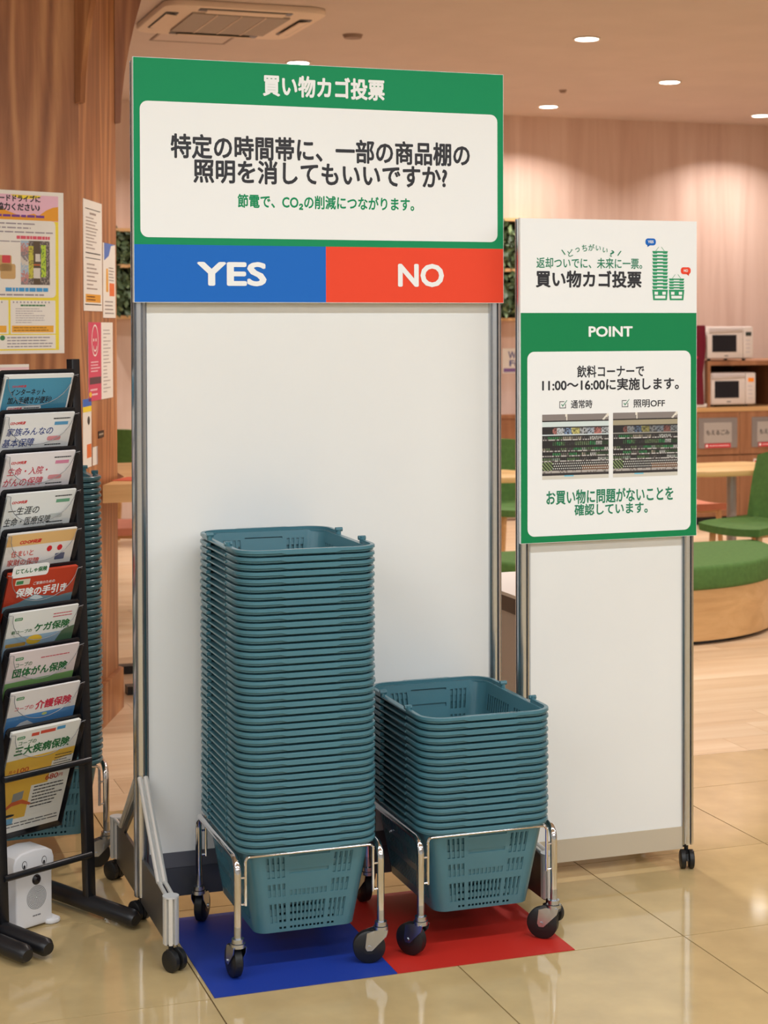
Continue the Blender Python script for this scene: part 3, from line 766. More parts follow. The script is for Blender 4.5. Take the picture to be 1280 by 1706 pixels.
flat('stripe_print', [[(-.062, .090), (-.030, .096), (-.030, .120), (-.062, .116)]], ink(150, 152, 150), b, .0006); flat('arch_print', [[(-.095, .066), (-.09, .062), (-.06, .080), (-.03, .082), (-.002, .072), (0, .078), (-.03, .094), (-.062, .092)]], ink(214, 104, 60), b, .0008)
flat('oval_mark', [ellipse(-.062, .052, .018, .004)], M_ink, b, .0006); flat('ticket_print', [rect(-.105, -.045, .026, .044)], ink(92, 166, 206), b, .0005)  # black oval printed below the arch motif, blue ticket at the edge

# ================================================================== white floor unit with a printed face
DM = RM @ Matrix.Translation((-.156, .235, 0))
dv = empty('speaker_unit', M=DM); tag(dv, 'small white speaker unit with printed eyes standing under the brochure rack', 'speaker')
M_dev = mat('white_plastic', (232, 230, 232), .28)
def sec(x):  return x
body = [(-.058, .004), (.058, .004), (.055, .02), (.055, .135), (.062, .142), (.062, .168), (.056, .186), (.040, .196), (0, .200), (-.040, .196), (-.056, .186), (-.062, .168), (-.062, .142), (-.055, .135), (-.055, .02)]
obj('body', MB().prism(body, -.038, .040, lambda a, b, h: (a, h, b)), M_dev, dv, bevel=.006, segs=3)
for s in (-1, 1):
    obj('foot', MB().prism(rrect(s*.056-.022, s*.056+.022, -.052, .050, .018), .0005, .012), M_dev, dv, bevel=.004)
    e = obj('eye', MB().prism(ellipse(0, 0, .0075, .0105), -.0385, -.0378, lambda a, b, h, s=s: (s*.030+a, h, .166+b)), M_ink, dv)
    obj('eye_white', MB().prism(ellipse(0, 0, .006, .009), -.0390, -.0384, lambda a, b, h, s=s: (s*.030+a, h, .166+b)), M_dev, e)
    obj('pupil', MB().prism(ellipse(0, 0, .003, .0045), -.0395, -.0388, lambda a, b, h, s=s: (s*.030+a-.001, h, .162+b)), M_ink, e)
obj('sensor_lens', MB().sphere((.006, -.037, .122), .0135, .009, .0135), M_dglass, dv)
g = MB()
for rr in range(1, 9):
    n_ = 7*rr
    for k in range(n_):
        a = 2*math.pi*k/n_; c = (.006+.0036*rr*math.cos(a), .077+.0036*rr*math.sin(a)); q = .00095
        g.add([(c[0]-q, -.0386, c[1]-q), (c[0]+q, -.0386, c[1]-q), (c[0]+q, -.0386, c[1]+q), (c[0]-q, -.0386, c[1]+q)], [(0, 1, 2, 3)])
gr = obj('speaker_grille', g, DGRY, dv, smooth=False)
flat_name = MB()
for x0_, x1_ in ((-.006, .001), (.002, .008), (.009, .018)): flat_name.add([(x0_, -.0386, .030), (x1_, -.0386, .030), (x1_, -.0386, .0335), (x0_, -.0386, .0335)], [(0, 1, 2, 3)])
obj('nameplate_print', flat_name, ink(130, 128, 134), dv, smooth=False)

# ================================================================== wooden column with flared fins
CC, CR = Vector((.425, 6.79)), .81
octo = [(CC.x+CR*math.cos(R(45*k)), CC.y+CR*math.sin(R(45*k))) for k in range(8)]
colu = empty('column', (CC.x, CC.y, 0)); tag(colu, 'large octagonal oak-clad column with flared fins behind the brochure rack', 'column')
for k in range(8):
    a, b = octo[k], octo[(k+1) % 8]; mid = ((a[0]+b[0])/2, (a[1]+b[1])/2)
    L_ = math.hypot(b[0]-a[0], b[1]-a[1]); ang = math.atan2(b[1]-a[1], b[0]-a[0])
    M = colu.matrix_basis.inverted() @ Matrix.Translation((mid[0], mid[1], 0)) @ Matrix.Rotation(ang, 4, 'Z')
    obj('cladding_panel', MB().box(-L_/2, L_/2, 0, .03, 0, CEIL), M_oak, colu, M, smooth=False)
obj('plinth', MB().prism([(CC.x+(x-CC.x)*1.025-CC.x, CC.y+(y-CC.y)*1.025-CC.y) for x, y in octo], 0, .16), M_oak, colu, smooth=False)
for deg in (-135, -90, -45, 0, 45, 90):
    prof = [(0, 2.32), (.022, 2.325)]+[(.022+.23*((z-2.33)/.87)**1.7, z) for z in (2.42, 2.52, 2.62, 2.72, 2.84, 2.96, 3.08, 3.2)]+[(0, 3.2)]
    M = Matrix.Rotation(R(deg), 4, 'Z') @ Matrix.Translation((CR-.004, 0, 0))
    obj('fin', MB().prism(prof, -.015, .015, lambda a, b, h: (a, h, b)), M_oak, colu, M, smooth=False)
ang = lambda d: Vector((math.cos(R(d)), math.sin(R(d)), 0))
V1 = Vector((*octo[7], 0))
def on_face(face, s, z):
    """frame on a column face: origin s metres from the edge between the two visible faces, printed side outwards"""
    d = ang(22.5 if face == 'A' else 67.5); n = Vector((d.y, -d.x, 0))
    return frame(V1+d*s+Vector((0, 0, z))+n*.0018, d, (0, 0, 1))
def paper(label, face, s0, s1, z0, z1, m=M_paper, name='poster', cat='poster', parent=None):
    p = plate(name, rect(0, s1-s0, 0, z1-z0), .0012, m, M=on_face(face, s0, z0)); tag(p, label, cat, 'notices on the column')
    return p
rn = random.Random(11)
# large food-drive poster
p = paper('large yellow-framed poster with pink heading on the column', 'A', -.486, -.066, 1.423, 1.996); w, h = .42, .573
flat('yellow_frame', [rect(.02, .398, .012, .559)], ink(246, 226, 62), p, .0003)
flat('pink_cloud', [rect(.02, .398, .468, .559)], ink(238, 190, 210), p, .0005)
flat('orange_cloud', [[(.398, .470), (.398, .522), (.375, .518), (.350, .508), (.330, .495), (.318, .486), (.300, .494), (.275, .489), (.262, .480), (.22, .492), (.16, .512), (.10, .505), (.05, .48), (.05, .470)]], ink(238, 164, 44), p, .0006)
flat('yellow_cloud', [[(.206, .558), (.330, .558), (.318, .550), (.290, .546), (.255, .544), (.225, .550)]], ink(250, 224, 60), p, .0007)
text(p, 'フードドライブに', .140, .326, .534, .558, M_ink, .035, z=.0010); text(p, 'ご協力ください♪', .130, .324, .502, .529, M_ink, .035, z=.0010)
flat('heading_print', bars(.06, .345, .477, .491, 1, .6, .02, rn), ink(120, 60, 150), p, .0010)
flat('white_field', [rrect(.03, .386, .198, .470, .016)], M_paper, p, .0008)
flat('small_print', bars(.06, .378, .420, .464, 3, .32, .3, rn)+bars(.06, .35, .388, .400, 1, .3, .4, rn)+bars(.08, .34, .200, .214, 1, .4, .1, rn), ink(158, 148, 156), p, .0010)
flat('red_print', bars(.230, .365, .402, .416, 1, .8, .02, rn), ink(222, 90, 110), p, .0012)
def box_photo(u, v, i, j):
    n = rn.random()
    if .26 < u < .44 and .12 < v < .85: return (200, 196, 70) if n > .3 else (150, 140, 70)
    if .70 < u < .88 and .1 < v < .82: return (188, 216, 66) if n > .25 else (110, 150, 60)
    if .44 <= u <= .68: return (220, 214, 204) if (.28 < v < .46 and u > .5) or (.62 < v < .86) else ((206, 110, 60) if .52 < v < .57 else (92, 76, 58))
    if u < .26: return [(170, 190, 208), (196, 140, 136), (140, 132, 136), (214, 206, 196)][int(v*6+n) % 4]
    return [(110, 100, 98), (160, 148, 138), (92, 84, 80)][int(n*3)]
photo(p, .246, .362, .243, .398, box_photo, 30, 34, .0011)
flat('parcel_print', [rrect(.165, .225, .262, .315, .008), rrect(.155, .210, .290, .345, .006)], ink(206, 168, 112), p, .0010); flat('parcel_label', [rrect(.172, .205, .318, .345, .004)], ink(214, 70, 80), p, .0012)
flat('blue_print', bars(.185, .355, .218, .233, 1, .9, .02, rn), ink(70, 160, 220), p, .0012)
for x0_, x1_ in ((.03, .196), (.204, .384)):
    flat('white_field', [rect(x0_, x1_, .070, .188)], M_paper, p, .0008); flat('small_print', bars(x0_+.02, x1_-.04, .106, .162, 7, .3, .5, rn), ink(176, 168, 174), p, .0010)
    flat('green_print', bars(x0_+.04, x1_-.04, .166, .174, 1, .7, .05, rn), ink(60, 130, 80), p, .0010); flat('orange_band', [rect(x0_+.005, x1_-.008, .075, .099)], ink(240, 176, 60), p, .0010); flat('band_print', bars(x0_+.012, x1_-.02, .078, .096, 2, .3, .3, rn), ink(120, 80, 30), p, .0012)
    flat('binding_dots', [ellipse(x0_+.012+.0142*k, .181, .0035, .0035, 8) for k in range(int((x1_-x0_-.01)/.0142))], ink(170, 164, 170), p, .0010)
flat('white_field', [rect(.03, .384, .017, .066)], M_paper, p, .0008); flat('small_print', bars(.19, .375, .020, .062, 4, .35, .2, rn), ink(150, 144, 152), p, .0010); flat('green_mark', [ellipse(.172, .056, .010, .009)], ink(60, 130, 80), p, .0010)
p = paper('narrow white notice peeking out above the brochure rack', 'A', -.46, -.21, 1.18, 1.386)
flat('pink_print', [rect(0, .25, .186, .196)], ink(236, 200, 206), p, .0004)
# tall double notice
p = paper('tall cream notice of two taped sheets on the column', 'B', .055, .36, 1.576, 1.985); w = .305
flat('rule_print', [rect(.03, w-.03, .375, .378), rect(.03, w-.03, .212, .216), rect(.03, w-.03, .194, .197), rect(.02, w-.02, .022, .026)], DGRY, p, .0004)
flat('small_print', bars(.04, w-.04, .226, .350, 10, .34, .6, rn)+bars(.05, w-.05, .075, .180, 7, .34, .6, rn)+bars(.10, w-.10, .355, .366, 1, .7, .1, rn), ink(168, 154, 148), p, .0004); flat('orange_band', [rect(.03, w-.03, .032, .062)], ink(232, 166, 60), p, .0004); flat('band_print', bars(.05, w-.08, .036, .058, 2, .4, .3, rn), ink(120, 70, 30), p, .0007)
p = paper('slim white leaflet with a blue corner and orange box on the column', 'B', .375, .595, 1.552, 1.84); w = .22
flat('blue_corner', [[(.02, .22), (.10, .24), (.14, .28), (.22, .288), (.02, .288)]], ink(96, 130, 205), p, .0004); flat('orange_box', [rect(.11, .20, .085, .135)], ink(238, 122, 70), p, .0004)
flat('figure_print', [[(.05, .10), (.09, .10), (.085, .19), (.055, .19)]], ink(240, 176, 70), p, .0004); flat('small_print', bars(.10, .20, .14, .20, 5, .3, .4, rn)+bars(.03, .2, .01, .07, 4, .3, .4, rn), ink(150, 140, 140), p, .0004)
p = paper('pink and white poster with a line-drawn smiling face on the column', 'B', .12, .54, 1.241, 1.534); w = .42
flat('pink_field', [rect(0, .215, 0, .293)], ink(216, 78, 108), p, .0004)
ring = lambda cx, cy, rx, ry, t, a0=0, a1=360, n=32: [[(cx+(rx-q)*math.cos(R(a0+(a1-a0)*k/n)), cy+(ry-q)*math.sin(R(a0+(a1-a0)*k/n))) for k, q in ((i, 0), (i+1, 0), (i+1, t), (i, t))] for i in range(n)]
flat('face_outline', ring(.11, .225, .055, .06, .006)+ring(.11, .205, .03, .022, .006, 180, 360, 16)+[rect(.080, .095, .222, .232), rect(.118, .133, .222, .232)], M_paper, p, .0007)
flat('small_print', bars(.04, .19, .105, .150, 4, .4, .3, rn)+bars(.03, .19, .015, .05, 2, .4, .4, rn), ink(244, 206, 214), p, .0007); flat('photo_band', [rect(.02, .21, .062, .088)], ink(92, 66, 76), p, .0007); flat('yellow_tab', [ellipse(.03, .025, .022, .010)], ink(244, 196, 60), p, .0009)
flat('small_print', bars(.25, .39, .02, .27, 18, .26, .65, rn), ink(172, 162, 162), p, .0004)
p = paper('white flyer with blue and yellow heading between rack and basket stack', 'B', .03, .165, 1.0, 1.253)
flat('blue_heading', [rect(0, .135, .225, .253)], ink(52, 108, 200), p, .0004); flat('yellow_band', [rect(0, .135, .205, .225)], ink(246, 220, 60), p, .0004); flat('orange_box', [rect(.06, .13, .035, .085)], ink(236, 120, 60), p, .0004); flat('figure_print', [ellipse(.09, .172, .02, .016)], DGRY, p, .0004)
p = paper('small white card on the column just above the rear basket stack', 'B', .185, .262, 1.0, 1.068)
flat('grey_edge', [rect(.06, .077, 0, .068)], ink(190, 186, 190), p, .0004)
p = paper('small black label plate on the column above the table', 'B', .28, .375, 1.095, 1.122, m=M_black, name='label_plate', cat='label')
flat('label_marks', bars(.01, .085, .006, .022, 1, .5, .1, rn), ink(170, 160, 140), p, .0004)

# ================================================================== counter beside the column
ct = empty('counter_table', (1.6, 6.9, 0)); tag(ct, 'light wood counter table against the oak column', 'table')
poly = [(1.118, 6.455), (2.0, 6.455), (2.0, 7.5), (1.30, 7.5), (1.262, 6.79)]
obj('table_top', MB().prism([(a-1.6, b-6.9) for a, b in poly], .852, .92), M_counter, ct, smooth=False)
for y in (.13, .56): obj('base_bar', MB().box(-.29, .38, y-.03, y+.03, 0, .035), M_black, ct, smooth=False)
for x, y in ((.35, .13), (.35, .56)): obj('leg', MB().box(x-.025, x+.025, y-.025, y+.025, .035, .852), M_black, ct, smooth=False)
tag(obj('leaflet', MB().prism([(1.18, 6.62), (1.32, 6.56), (1.40, 6.70), (1.27, 6.76)], .9204, .9222), mat('leaflet_red', (206, 92, 66), .5), smooth=False), 'reddish leaflet lying on the counter table', 'leaflet')

# ================================================================== chairs and tables of the rest area
def chair(label, loc, rz, fab, legm=None, group='rest area chairs'):
    c = empty('dining_chair', loc, rz); tag(c, label, 'chair', group); legm = legm or M_counter
    # local: faces +x
    P = []; 
    seat = MB(); n = 8; v = []; f = []
    def surf(u, w):  # u 0..1 from the front edge, w -1..1 across
        hw = .215+.02*math.sin(math.pi*u); return (.23-.44*u, w*hw, .445+.012*w*w+.018*(1-u)**6*-1-.01*math.sin(math.pi*u))
    for j in range(n+1):
        for i in range(n+1): v.append(surf(j/n, -1+2*i/n))
    for j in range(n+1):
        for i in range(n+1): q = surf(j/n, -1+2*i/n); v.append((q[0], q[1]*.97, q[2]-.04))
    m_ = (n+1)*(n+1)
    for j in range(n):
        for i in range(n):
            a = j*(n+1)+i; f.append((a, a+1, a+n+2, a+n+1)); f.append((m_+a+n+1, m_+a+n+2, m_+a+1, m_+a))
    for i in range(n):
        f += [(i+1, i, m_+i, m_+i+1), (n*(n+1)+i, n*(n+1)+i+1, m_+n*(n+1)+i+1, m_+n*(n+1)+i), ((i)*(n+1), (i+1)*(n+1), m_+(i+1)*(n+1), m_+i*(n+1)), ((i+1)*(n+1)+n, i*(n+1)+n, m_+i*(n+1)+n, m_+(i+1)*(n+1)+n)]
    seat.add(v, f); obj('seat', seat, fab, c, ang=60)
    bk = MB(); v = []; f = []
    def bs(u, w, t):
        hw = .205*(1-.25*max(0, u-.55)**1.4); return (-.20-.07*u+.045*w*w-t, w*hw, .44+.38*u-.03*abs(w)**3*u)
    for t in (0, .032):
        for j in range(n+1):
            for i in range(n+1): v.append(bs(j/n, -1+2*i/n, t))
    for j in range(n):
        for i in range(n):
            a = j*(n+1)+i; f.append((a, a+1, a+n+2, a+n+1)); f.append((m_+a+n+1, m_+a+n+2, m_+a+1, m_+a))
    for i in range(n):
        f += [(i+1, i, m_+i, m_+i+1), (n*(n+1)+i, n*(n+1)+i+1, m_+n*(n+1)+i+1, m_+n*(n+1)+i), ((i)*(n+1), (i+1)*(n+1), m_+(i+1)*(n+1), m_+i*(n+1)), ((i+1)*(n+1)+n, i*(n+1)+n, m_+i*(n+1)+n, m_+(i+1)*(n+1)+n)]
    bk.add(v, f); obj('backrest', bk, fab, c, ang=60)
    for x, y in ((.17, .16), (.17, -.16), (-.17, .16), (-.17, -.16)):
        obj('leg', MB().tube([(x, y, .42), (x*1.12, y*1.15, 0)], .016, 10, rs=[.019, .012]), legm, c)
    obj('seat_rail', MB().box(-.18, .18, -.17, .17, .385, .402), legm, c, smooth=False)
    return c
chair('green fabric chair in front of the pale table by the microwaves', (4.985, 8.16, 0), R(198), M_greenfab)
chair('salmon fabric chair behind the pale table by the microwaves', (5.14, 9.30, 0), R(6), M_orange)
chair('green fabric chair seen beside the oak column', (2.28, 11.9, 0), R(60), M_greenfab)
chair('salmon fabric chair under the counter table by the column', (1.72, 9.28, 0), R(160), M_orange)
chair('green fabric chair glimpsed between the two display panels', (4.15, 9.5, 0), R(-90), M_greenfab)
def table(label, poly, z, pole, m=M_beech):
    cx = sum(a for a, b in poly)/len(poly); cy = sum(b for a, b in poly)/len(poly)
    t = empty('cafe_table', (cx, cy, 0)); tag(t, label, 'table', 'rest area tables')
    obj('table_top', MB().prism([(a-cx, b-cy) for a, b in poly], z-.03, z), m, t, bevel=.003)
    px, py = pole[0]-cx, pole[1]-cy
    obj('pedestal', MB().cyl((px, py, .02), (px, py, z-.03), .028, 20), M_grey, t)
    obj('base', MB().cyl((px, py, 0), (px, py, .02), .20, 28, r1=.17), M_grey, t)
table('pale hexagonal cafe table near the microwaves', [(4.55, 8.64), (4.86, 8.44), (5.44, 8.44), (5.66, 8.72), (5.42, 9.02), (4.75, 9.03)], .70, (5.10, 8.62))
table('pale cafe table glimpsed between the two display panels', [(3.35, 8.55), (3.80, 8.50), (3.98, 8.72), (3.85, 9.0), (3.4, 9.0)], .70, (3.5, 8.8))
# round upholstered bench
bn = empty('round_bench', (4.018, 7.998, 0)); tag(bn, 'half-round bench with green seat and bent wood base', 'bench'); BR = .845
def dshape(r): return [(r*math.cos(R(180+180*k/40)), r*math.sin(R(180+180*k/40))) for k in range(41)]
dsh = lambda r: [(x, y) for x, y in dshape(r)]
obj('base', MB().prism(dsh(BR-.015), .02, .262), M_counter, bn, ang=40)
obj('plinth', MB().prism(dsh(BR-.05), 0, .02), M_black, bn)
obj('seat_cushion', MB().prism(dsh(BR), .262, .378), M_greenfab, bn, bevel=.022, segs=4, ang=50)
# low white cabinet behind the panels
lc = empty('low_cabinet', (2.21, 4.83, 0)); tag(lc, 'low cabinet with white top and dark edge behind the two display panels', 'cabinet')
obj('carcass', MB().box(-.185, .19, -.28, .25, 0, .665), mat('cabinet_grey', (206, 200, 196), .45), lc, smooth=False)
obj('edge_band', MB().box(-.193, .198, -.288, .256, .665, .712), mat('edge_grey', (96, 92, 92), .4), lc, smooth=False)
obj('cabinet_top', MB().box(-.196, .2, -.29, .26, .712, .722), M_white, lc, smooth=False)

# ================================================================== wall cabinet with microwaves and waste slots
CABY = 11.5
cab = empty('waste_cabinet', (7.3, CABY, 0)); tag(cab, 'long wooden waste cabinet with grey slot flaps below the microwaves', 'cabinet')
obj('carcass', MB().box(-1.3, 2.2, .02, 1.1, .06, .86), M_cab, cab, smooth=False)
obj('kick_board', MB().box(-1.28, 2.18, .06, 1.1, 0, .06), M_black, cab, smooth=False)
obj('worktop', MB().box(-1.32, 2.2, -.005, 1.1, .862, .895), M_counter, cab, smooth=False)
for k in range(8):
    x0_ = -1.3+k*.4375
    obj('upper_front', MB().box(x0_+.002, x0_+.4355, 0, .02, .535, .86), M_cab, cab, smooth=False)
    obj('lower_door', MB().box(x0_+.002, x0_+.4355, 0, .02, .065, .525), M_cab, cab, smooth=False)
for k, (x0_, t_) in enumerate(((-.785, 'もえるごみ'), (-.322, 'もえるごみ'))):
    fp = obj('slot_flap', MB().prism(rrect(x0_, x0_+.335, .585, .815, .008), -.006, 0, lambda a, b, h: (a, h, b)), M_grey, cab, smooth=False)
    sg = plate('flap_sign', rect(x0_+.045, x0_+.285, .625, .780), .002, mat('flap_plate', (196, 188, 182), .3, .3), fp, frame((0, -.0085, 0), (1, 0, 0), (0, 0, 1)))
    text(sg, t_, x0_+.065, x0_+.265, .685, .725, M_ink, .012)
    flat('red_sticker', [rect(x0_+.055, x0_+.275, .588, .620)], ink(214, 44, 56), sg, .0012); flat('sticker_print', bars(x0_+.09, x0_+.265, .599, .609, 1, .5, .1)+[rect(x0_+.062, x0_+.078, .595, .613)], M_print, sg, .0016)
nt_ = plate('notice', rect(0, .16, 0, .235), .0015, M_paper, M=frame((6.995, CABY-.0025, .26), (1, 0, 0), (0, 0, 1))); tag(nt_, 'white notice with red heading on the waste cabinet', 'notice')
flat('red_heading', [rect(.008, .155, .172, .222)], ink(216, 34, 34), nt_, .0004); text(nt_, 'お願い', .05, .13, .182, .212, M_print, .02, z=.0009); flat('small_print', bars(.02, .14, .03, .07, 2, .3, .3), DGRY, nt_, .0004)
sh = empty('microwave_shelf', (7.3, CABY+.3, .895)); tag(sh, 'open wooden shelf box carrying one microwave and holding another', 'shelf')
obj('shelf_top', MB().box(-.695, 1.2, -.29, .5, .318, .352), M_cab, sh, smooth=False); obj('side_panel', MB().box(-.695, -.673, -.29, .5, 0, .318), M_cab, sh, smooth=False)
obj('side_panel', MB().box(1.17, 1.2, -.29, .5, 0, .318), M_cab, sh, smooth=False); obj('divider', MB().box(-.03, .0, -.27, .5, 0, .318), M_cab, sh, smooth=False); obj('back_panel', MB().box(-.673, 1.17, .48, .5, 0, .318), mat('shelf_back', (60, 44, 36), .7), sh, smooth=False)
def microwave(label, loc, lit):
    m = empty('microwave_oven', loc); tag(m, label, 'microwave', 'microwave ovens'); w, h, d = .405, .262, .36
    obj('body', MB().box(0, w, 0, d, .014, h), M_ivory, m, bevel=.006)
    dr = obj('door', MB().box(.004, w*.775, -.022, -.001, .020, h-.004), M_ivory, m, bevel=.004)
    obj('door_window', MB().box(.045, w*.63, -.0245, -.0215, .068, .198), M_dglass, dr, smooth=False)
    obj('door_handle', MB().prism([(.02, .214), (w*.76, .226), (w*.76, .244), (.02, .250)], -.030, -.0215, lambda a, b, q: (a, q, b)), mat('handle_grey', (206, 196, 194), .35), dr, bevel=.003)
    obj('maker_mark', MB().box(.15, .185, -.0230, -.0218, .036, .042), DGRY, dr, smooth=False)
    pn = obj('control_panel', MB().box(w*.785, w-.003, -.022, -.001, .020, h-.004), M_ivory, m, bevel=.004)
    obj('display', MB().box(w*.83, w-.02, -.0245, -.0215, .190, .220), mat('display_lit', (214, 120, 30), .4, emit=.6) if lit else mat('display_off', (52, 60, 56), .3), pn, smooth=False)
    for z in (.06, .09, .12, .15): obj('button', MB().box(w*.83, w-.03, -.0235, -.0215, z, z+.012), mat('button_grey', (214, 206, 206), .4), pn, smooth=False)
    for x, y in ((.05, .04), (w-.05, .04), (.05, d-.05), (w-.05, d-.05)): obj('foot', MB().cyl((x, y, 0), (x, y, .015), .014, 10), M_black, m)
    return m
microwave('ivory microwave with dark display on top of the shelf box', (6.612, CABY+.06, 1.2472), False)
microwave('ivory microwave with amber display inside the shelf box', (6.634, CABY+.06, .8952), True)
# wine-red dispenser next to the shelf
wd = empty('water_dispenser', (6.470, CABY+.28, .8955)); tag(wd, 'wine red and ivory dispenser left of the microwaves', 'dispenser')
wm = mat('wine_red', (112, 24, 44), .3)
obj('front_panel', MB().prism([(-.13, .02), (.10, .02), (.09, .25), (.115, .45), (.11, .625), (-.13, .625)], -.28, -.24, lambda a, b, q: (a, q, b)), wm, wd, bevel=.008)
obj('housing', MB().prism([(-.15, .03), (.128, .03), (.128, .605), (-.15, .605)], -.24, .10, lambda a, b, q: (a, q, b)), M_ivory, wd, bevel=.01)
obj('drip_tray', MB().prism(rrect(-.15, .128, -.275, -.245, .012), 0, .03), M_ivory, wd, bevel=.006); obj('push_lever', MB().sphere((.02, -.285, .38), .02, .01, .012), mat('lever_red', (214, 60, 80), .4), wd)
# wall bits between the panels
nt2 = plate('notice', rect(0, .17, 0, .20), .002, M_paper, M=frame((5.40, 12.6565, 1.14), (1, 0, 0), (0, 0, 1))); tag(nt2, 'small white wireless notice on the back wall between the panels', 'notice')
text(nt2, 'Wi', .05, .13, .115, .175, ink(60, 70, 140), .02); text(nt2, 'Fi', .06, .12, .055, .105, ink(60, 70, 140), .02); flat('purple_band', [rect(.01, .16, .01, .04)], ink(130, 100, 160), nt2, .0005)
ls = empty('low_screen', (5.35, 12.3, 0)); tag(ls, 'low brown wooden screen along the back wall between the panels', 'screen')
obj('screen_panel', MB().box(-1.3, .55, -.02, .02, .05, .80), M_cab, ls, smooth=False); obj('screen_cap', MB().box(-1.32, .57, -.03, .03, .80, .83), M_cab, ls, smooth=False)
for x in (-1.2, .45): obj('screen_foot', MB().box(x-.03, x+.03, -.15, .15, 0, .05), M_cab, ls, smooth=False)

# ================================================================== moss wall boxes
M_leaf = mat('moss_leaf', (62, 84, 50), .55, var=.35, vscale=9)
M_leaf2 = mat('moss_leaf_light', (120, 142, 96), .5, var=.2, vscale=9)
def moss(label, x0, x1, rows, y=12.655):
    b = empty('green_wall_planter', (x0, y, 0)); tag(b, label, 'planter', 'green wall planters'); w = x1-x0
    z0, z1 = rows[0][0]-.03, rows[-1][1]+.03
    obj('frame', MB().box(-.02, 0, -.14, 0, z0, z1).box(w, w+.02, -.14, 0, z0, z1), M_counter, b, smooth=False)
    zs = sorted({z0, z1} | {(rows[i][1]+rows[i+1][0])/2 for i in range(len(rows)-1)})
    for z in zs: obj('shelf', MB().box(-.02, w+.02, -.15, 0, z-.012, z+.012), M_counter, b, smooth=False)
    obj('backing', MB().box(0, w, -.03, 0, z0, z1), mat('moss_back', (30, 36, 28), .9), b, smooth=False)
    rd = random.Random(int(x0*100))
    for (a, c) in rows:
        mb = MB(); lb_ = MB(); n = int(2600*w*(c-a))
        for k in range(n):
            x, z, yy = rd.uniform(.01, w-.01), rd.uniform(a, c), -rd.uniform(.04, .17)
            L_ = rd.uniform(.03, .075); t = rd.uniform(0, 2*math.pi); tl = rd.uniform(-.9, .3)
            d = Vector((math.cos(t), tl, math.sin(t)))*L_; sd = Vector((-math.sin(t), rd.uniform(-.4, .4), math.cos(t)))*L_*.28
            p0 = Vector((x, yy, z)); q = p0+d*.5
            (lb_ if rd.random() < .22 else mb).add([p0, q+sd+Vector((0, -.006, 0)), p0+d, q-sd], [(0, 1, 2, 3)])
        o = obj('foliage', mb, M_leaf, b, smooth=False); o['kind'] = 'stuff'
        o = obj('foliage', lb_, M_leaf2, b, smooth=False); o['kind'] = 'stuff'
moss('leafy green wall planter on the back wall beside the oak column', 2.20, 3.3, [(1.62, 1.945), (1.985, 2.20)])
moss('leafy green wall planter on the back wall between the two panels', 4.6, 5.75, [(1.60, 1.94), (1.98, 2.33)])

# ================================================================== ceiling fittings
ME_LINE = mesh('line_luminaire', MB().prism([(-.09, 0), (.09, 0), (.075, -.04), (-.075, -.04)], -1.33, 1.33, lambda a, b, q: (q, a, b)), mat('luminaire_white', (236, 236, 234), .5), smooth=False)
for o_ in [o for o in COL.objects if o.name.startswith('line_luminaire_light')]:
    tag(link('line_luminaire', ME_LINE, None, Matrix.Translation((o_.location.x, o_.location.y, CEIL))), 'white linear ceiling luminaire over the shop floor, out of view', 'luminaire', 'linear luminaires over the shop floor')
ac = empty('ceiling_air_conditioner', (2.285, 9.13, CEIL)); tag(ac, 'square cassette air conditioner in the ceiling with grey grille', 'air conditioner')
M_ac = mat('ac_body', (236, 214, 196), .6)
obj('frame', MB().prism(rrect(-.44, .44, -.44, .44, .10), -.035, 0), M_ac, ac, bevel=.01)
gr = obj('grille', MB().prism(rect(-.265, .265, -.28, .28), -.045, -.034), mat('ac_grille', (170, 156, 146), .7), ac, smooth=False)
for k in range(1, 4): obj('grille_bar', MB().box(-.265+.1325*k-.003, -.265+.1325*k+.003, -.28, .28, -.048, -.044), M_ac, gr, smooth=False)
for k in range(4):
    M = Matrix.Rotation(R(90*k), 4, 'Z')
    sl = obj('air_outlet', MB().prism(rrect(-.25, .25, -.40, -.33, .012), -.038, -.0345), M_black, ac, M, smooth=False)
    obj('louvre', MB().prism([(-.392, -.042), (-.335, -.050), (-.333, -.046), (-.390, -.038)], -.21, .21, lambda a, b, q: (q, a, b)), M_ac, sl, smooth=False)
hp = empty('ceiling_hatch', (2.245, 9.785, CEIL)); tag(hp, 'grey framed access hatch in the ceiling beside the air conditioner', 'hatch')
obj('hatch_panel', MB().box(-.21, .21, -.19, .19, -.003, 0), M_ceil, hp, smooth=False)
obj('hatch_frame', MB().box(-.225, -.21, -.205, .205, -.005, 0).box(.21, .225, -.205, .205, -.005, 0).box(-.21, .21, -.205, -.19, -.005, 0).box(-.21, .21, .19, .205, -.005, 0), mat('hatch_frame', (150, 128, 118), .6), hp, smooth=False)
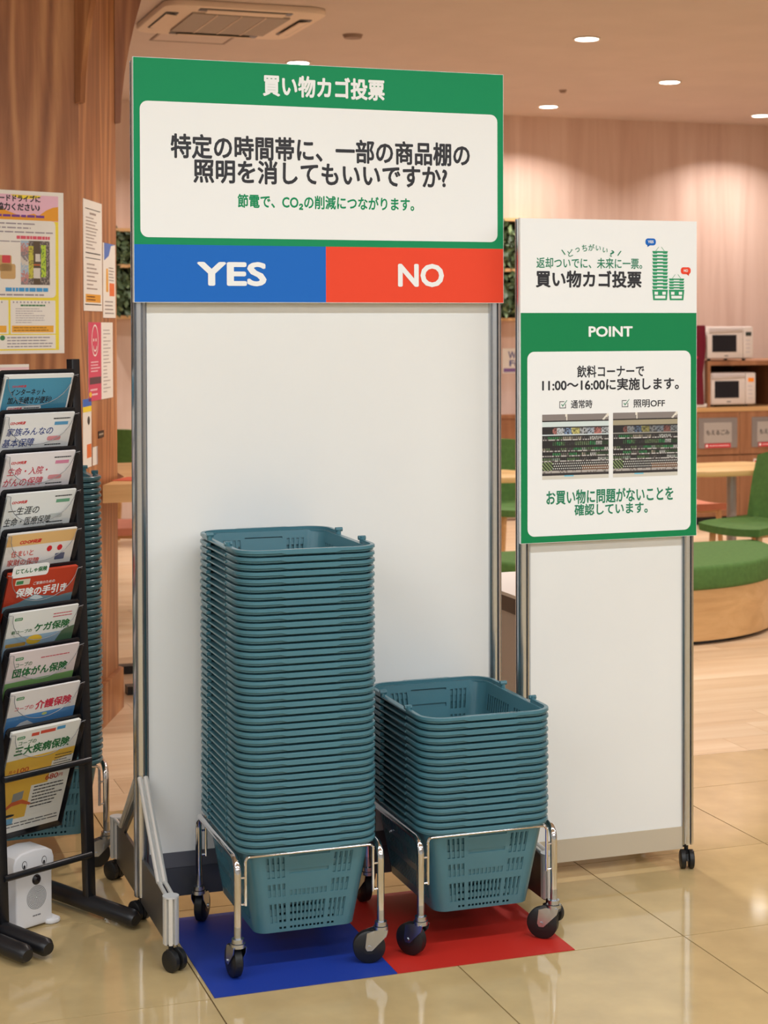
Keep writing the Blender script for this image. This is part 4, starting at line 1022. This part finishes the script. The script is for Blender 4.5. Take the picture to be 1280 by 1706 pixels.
ME_RING = mesh('trim_ring', MB().tube([(.075*math.cos(2*math.pi*k/32), .075*math.sin(2*math.pi*k/32), -.004) for k in range(32)], .009, 8, closed=True, flat=.5), mat('lamp_trim', (238, 228, 218), .5), ang=60)
ME_LENS = mesh('lamp_lens', MB().cyl((0, 0, -.006), (0, 0, -.001), .068, 32), M_lamp)
def downlight(x, y, label, power=24):
    d = empty('downlight', (x, y, CEIL)); tag(d, label, 'downlight', 'ceiling downlights')
    link('trim_ring', ME_RING, d); link('lamp_lens', ME_LENS, d)
    area('downlight_beam', (0, 0, -.012), .13, .13, power, (1, .92, .86), R(130), 'DISK', d)
for x, y, lab in ((4.44, 9.143, 'glowing ceiling downlight highest in view, above the narrow panel'), (5.766, 10.575, 'glowing ceiling downlight in the middle of three above the narrow panel'),
                  (5.523, 12.04, 'glowing ceiling downlight near the back wall beside the green header'), (7.381, 12.03, 'glowing ceiling downlight near the back wall at the frame edge'),
                  (3.09, 10.54, 'glowing ceiling downlight just above the green header edge'), (3.4, 12.04, 'ceiling downlight near the back wall hidden behind the green header'),
                  (7.2, 9.143, 'ceiling downlight beyond the frame above the hexagonal table'), (1.4, 12.04, 'ceiling downlight near the back wall behind the oak column'),
                  (2.4, 5.3, 'added ceiling downlight brightening the low white-topped cabinet, out of view'), (2.4, 6.7, 'added ceiling downlight above the counter table, out of view'), (4.5, 6.7, 'added ceiling downlight above the half-round bench, out of view'), (6.8, 6.7, 'added ceiling downlight beyond the bench, out of view'), (9.2, 10.5, 'added ceiling downlight far beyond the microwaves, out of view')):  # downlights in this line are added, unseen, to brighten cabinet, floor and rest area
    downlight(x, y, lab)
sd = empty('smoke_detector', (5.243, 11.186, CEIL)); tag(sd, 'tiny round sprinkler head in the ceiling below a downlight', 'sprinkler')
obj('detector_body', MB().cyl((0, 0, -.02), (0, 0, 0), .018, 20, r1=.03), mat('detector', (150, 124, 112), .6), sd)
sp = empty('ceiling_sensor', (3.099, 9.453, CEIL)); tag(sp, 'small flat sensor disc in the ceiling above the header title', 'sensor')
obj('sensor_disc', MB().cyl((0, 0, -.02), (0, 0, 0), .05, 24, r1=.06), mat('detector', (190, 166, 150), .6), sp)
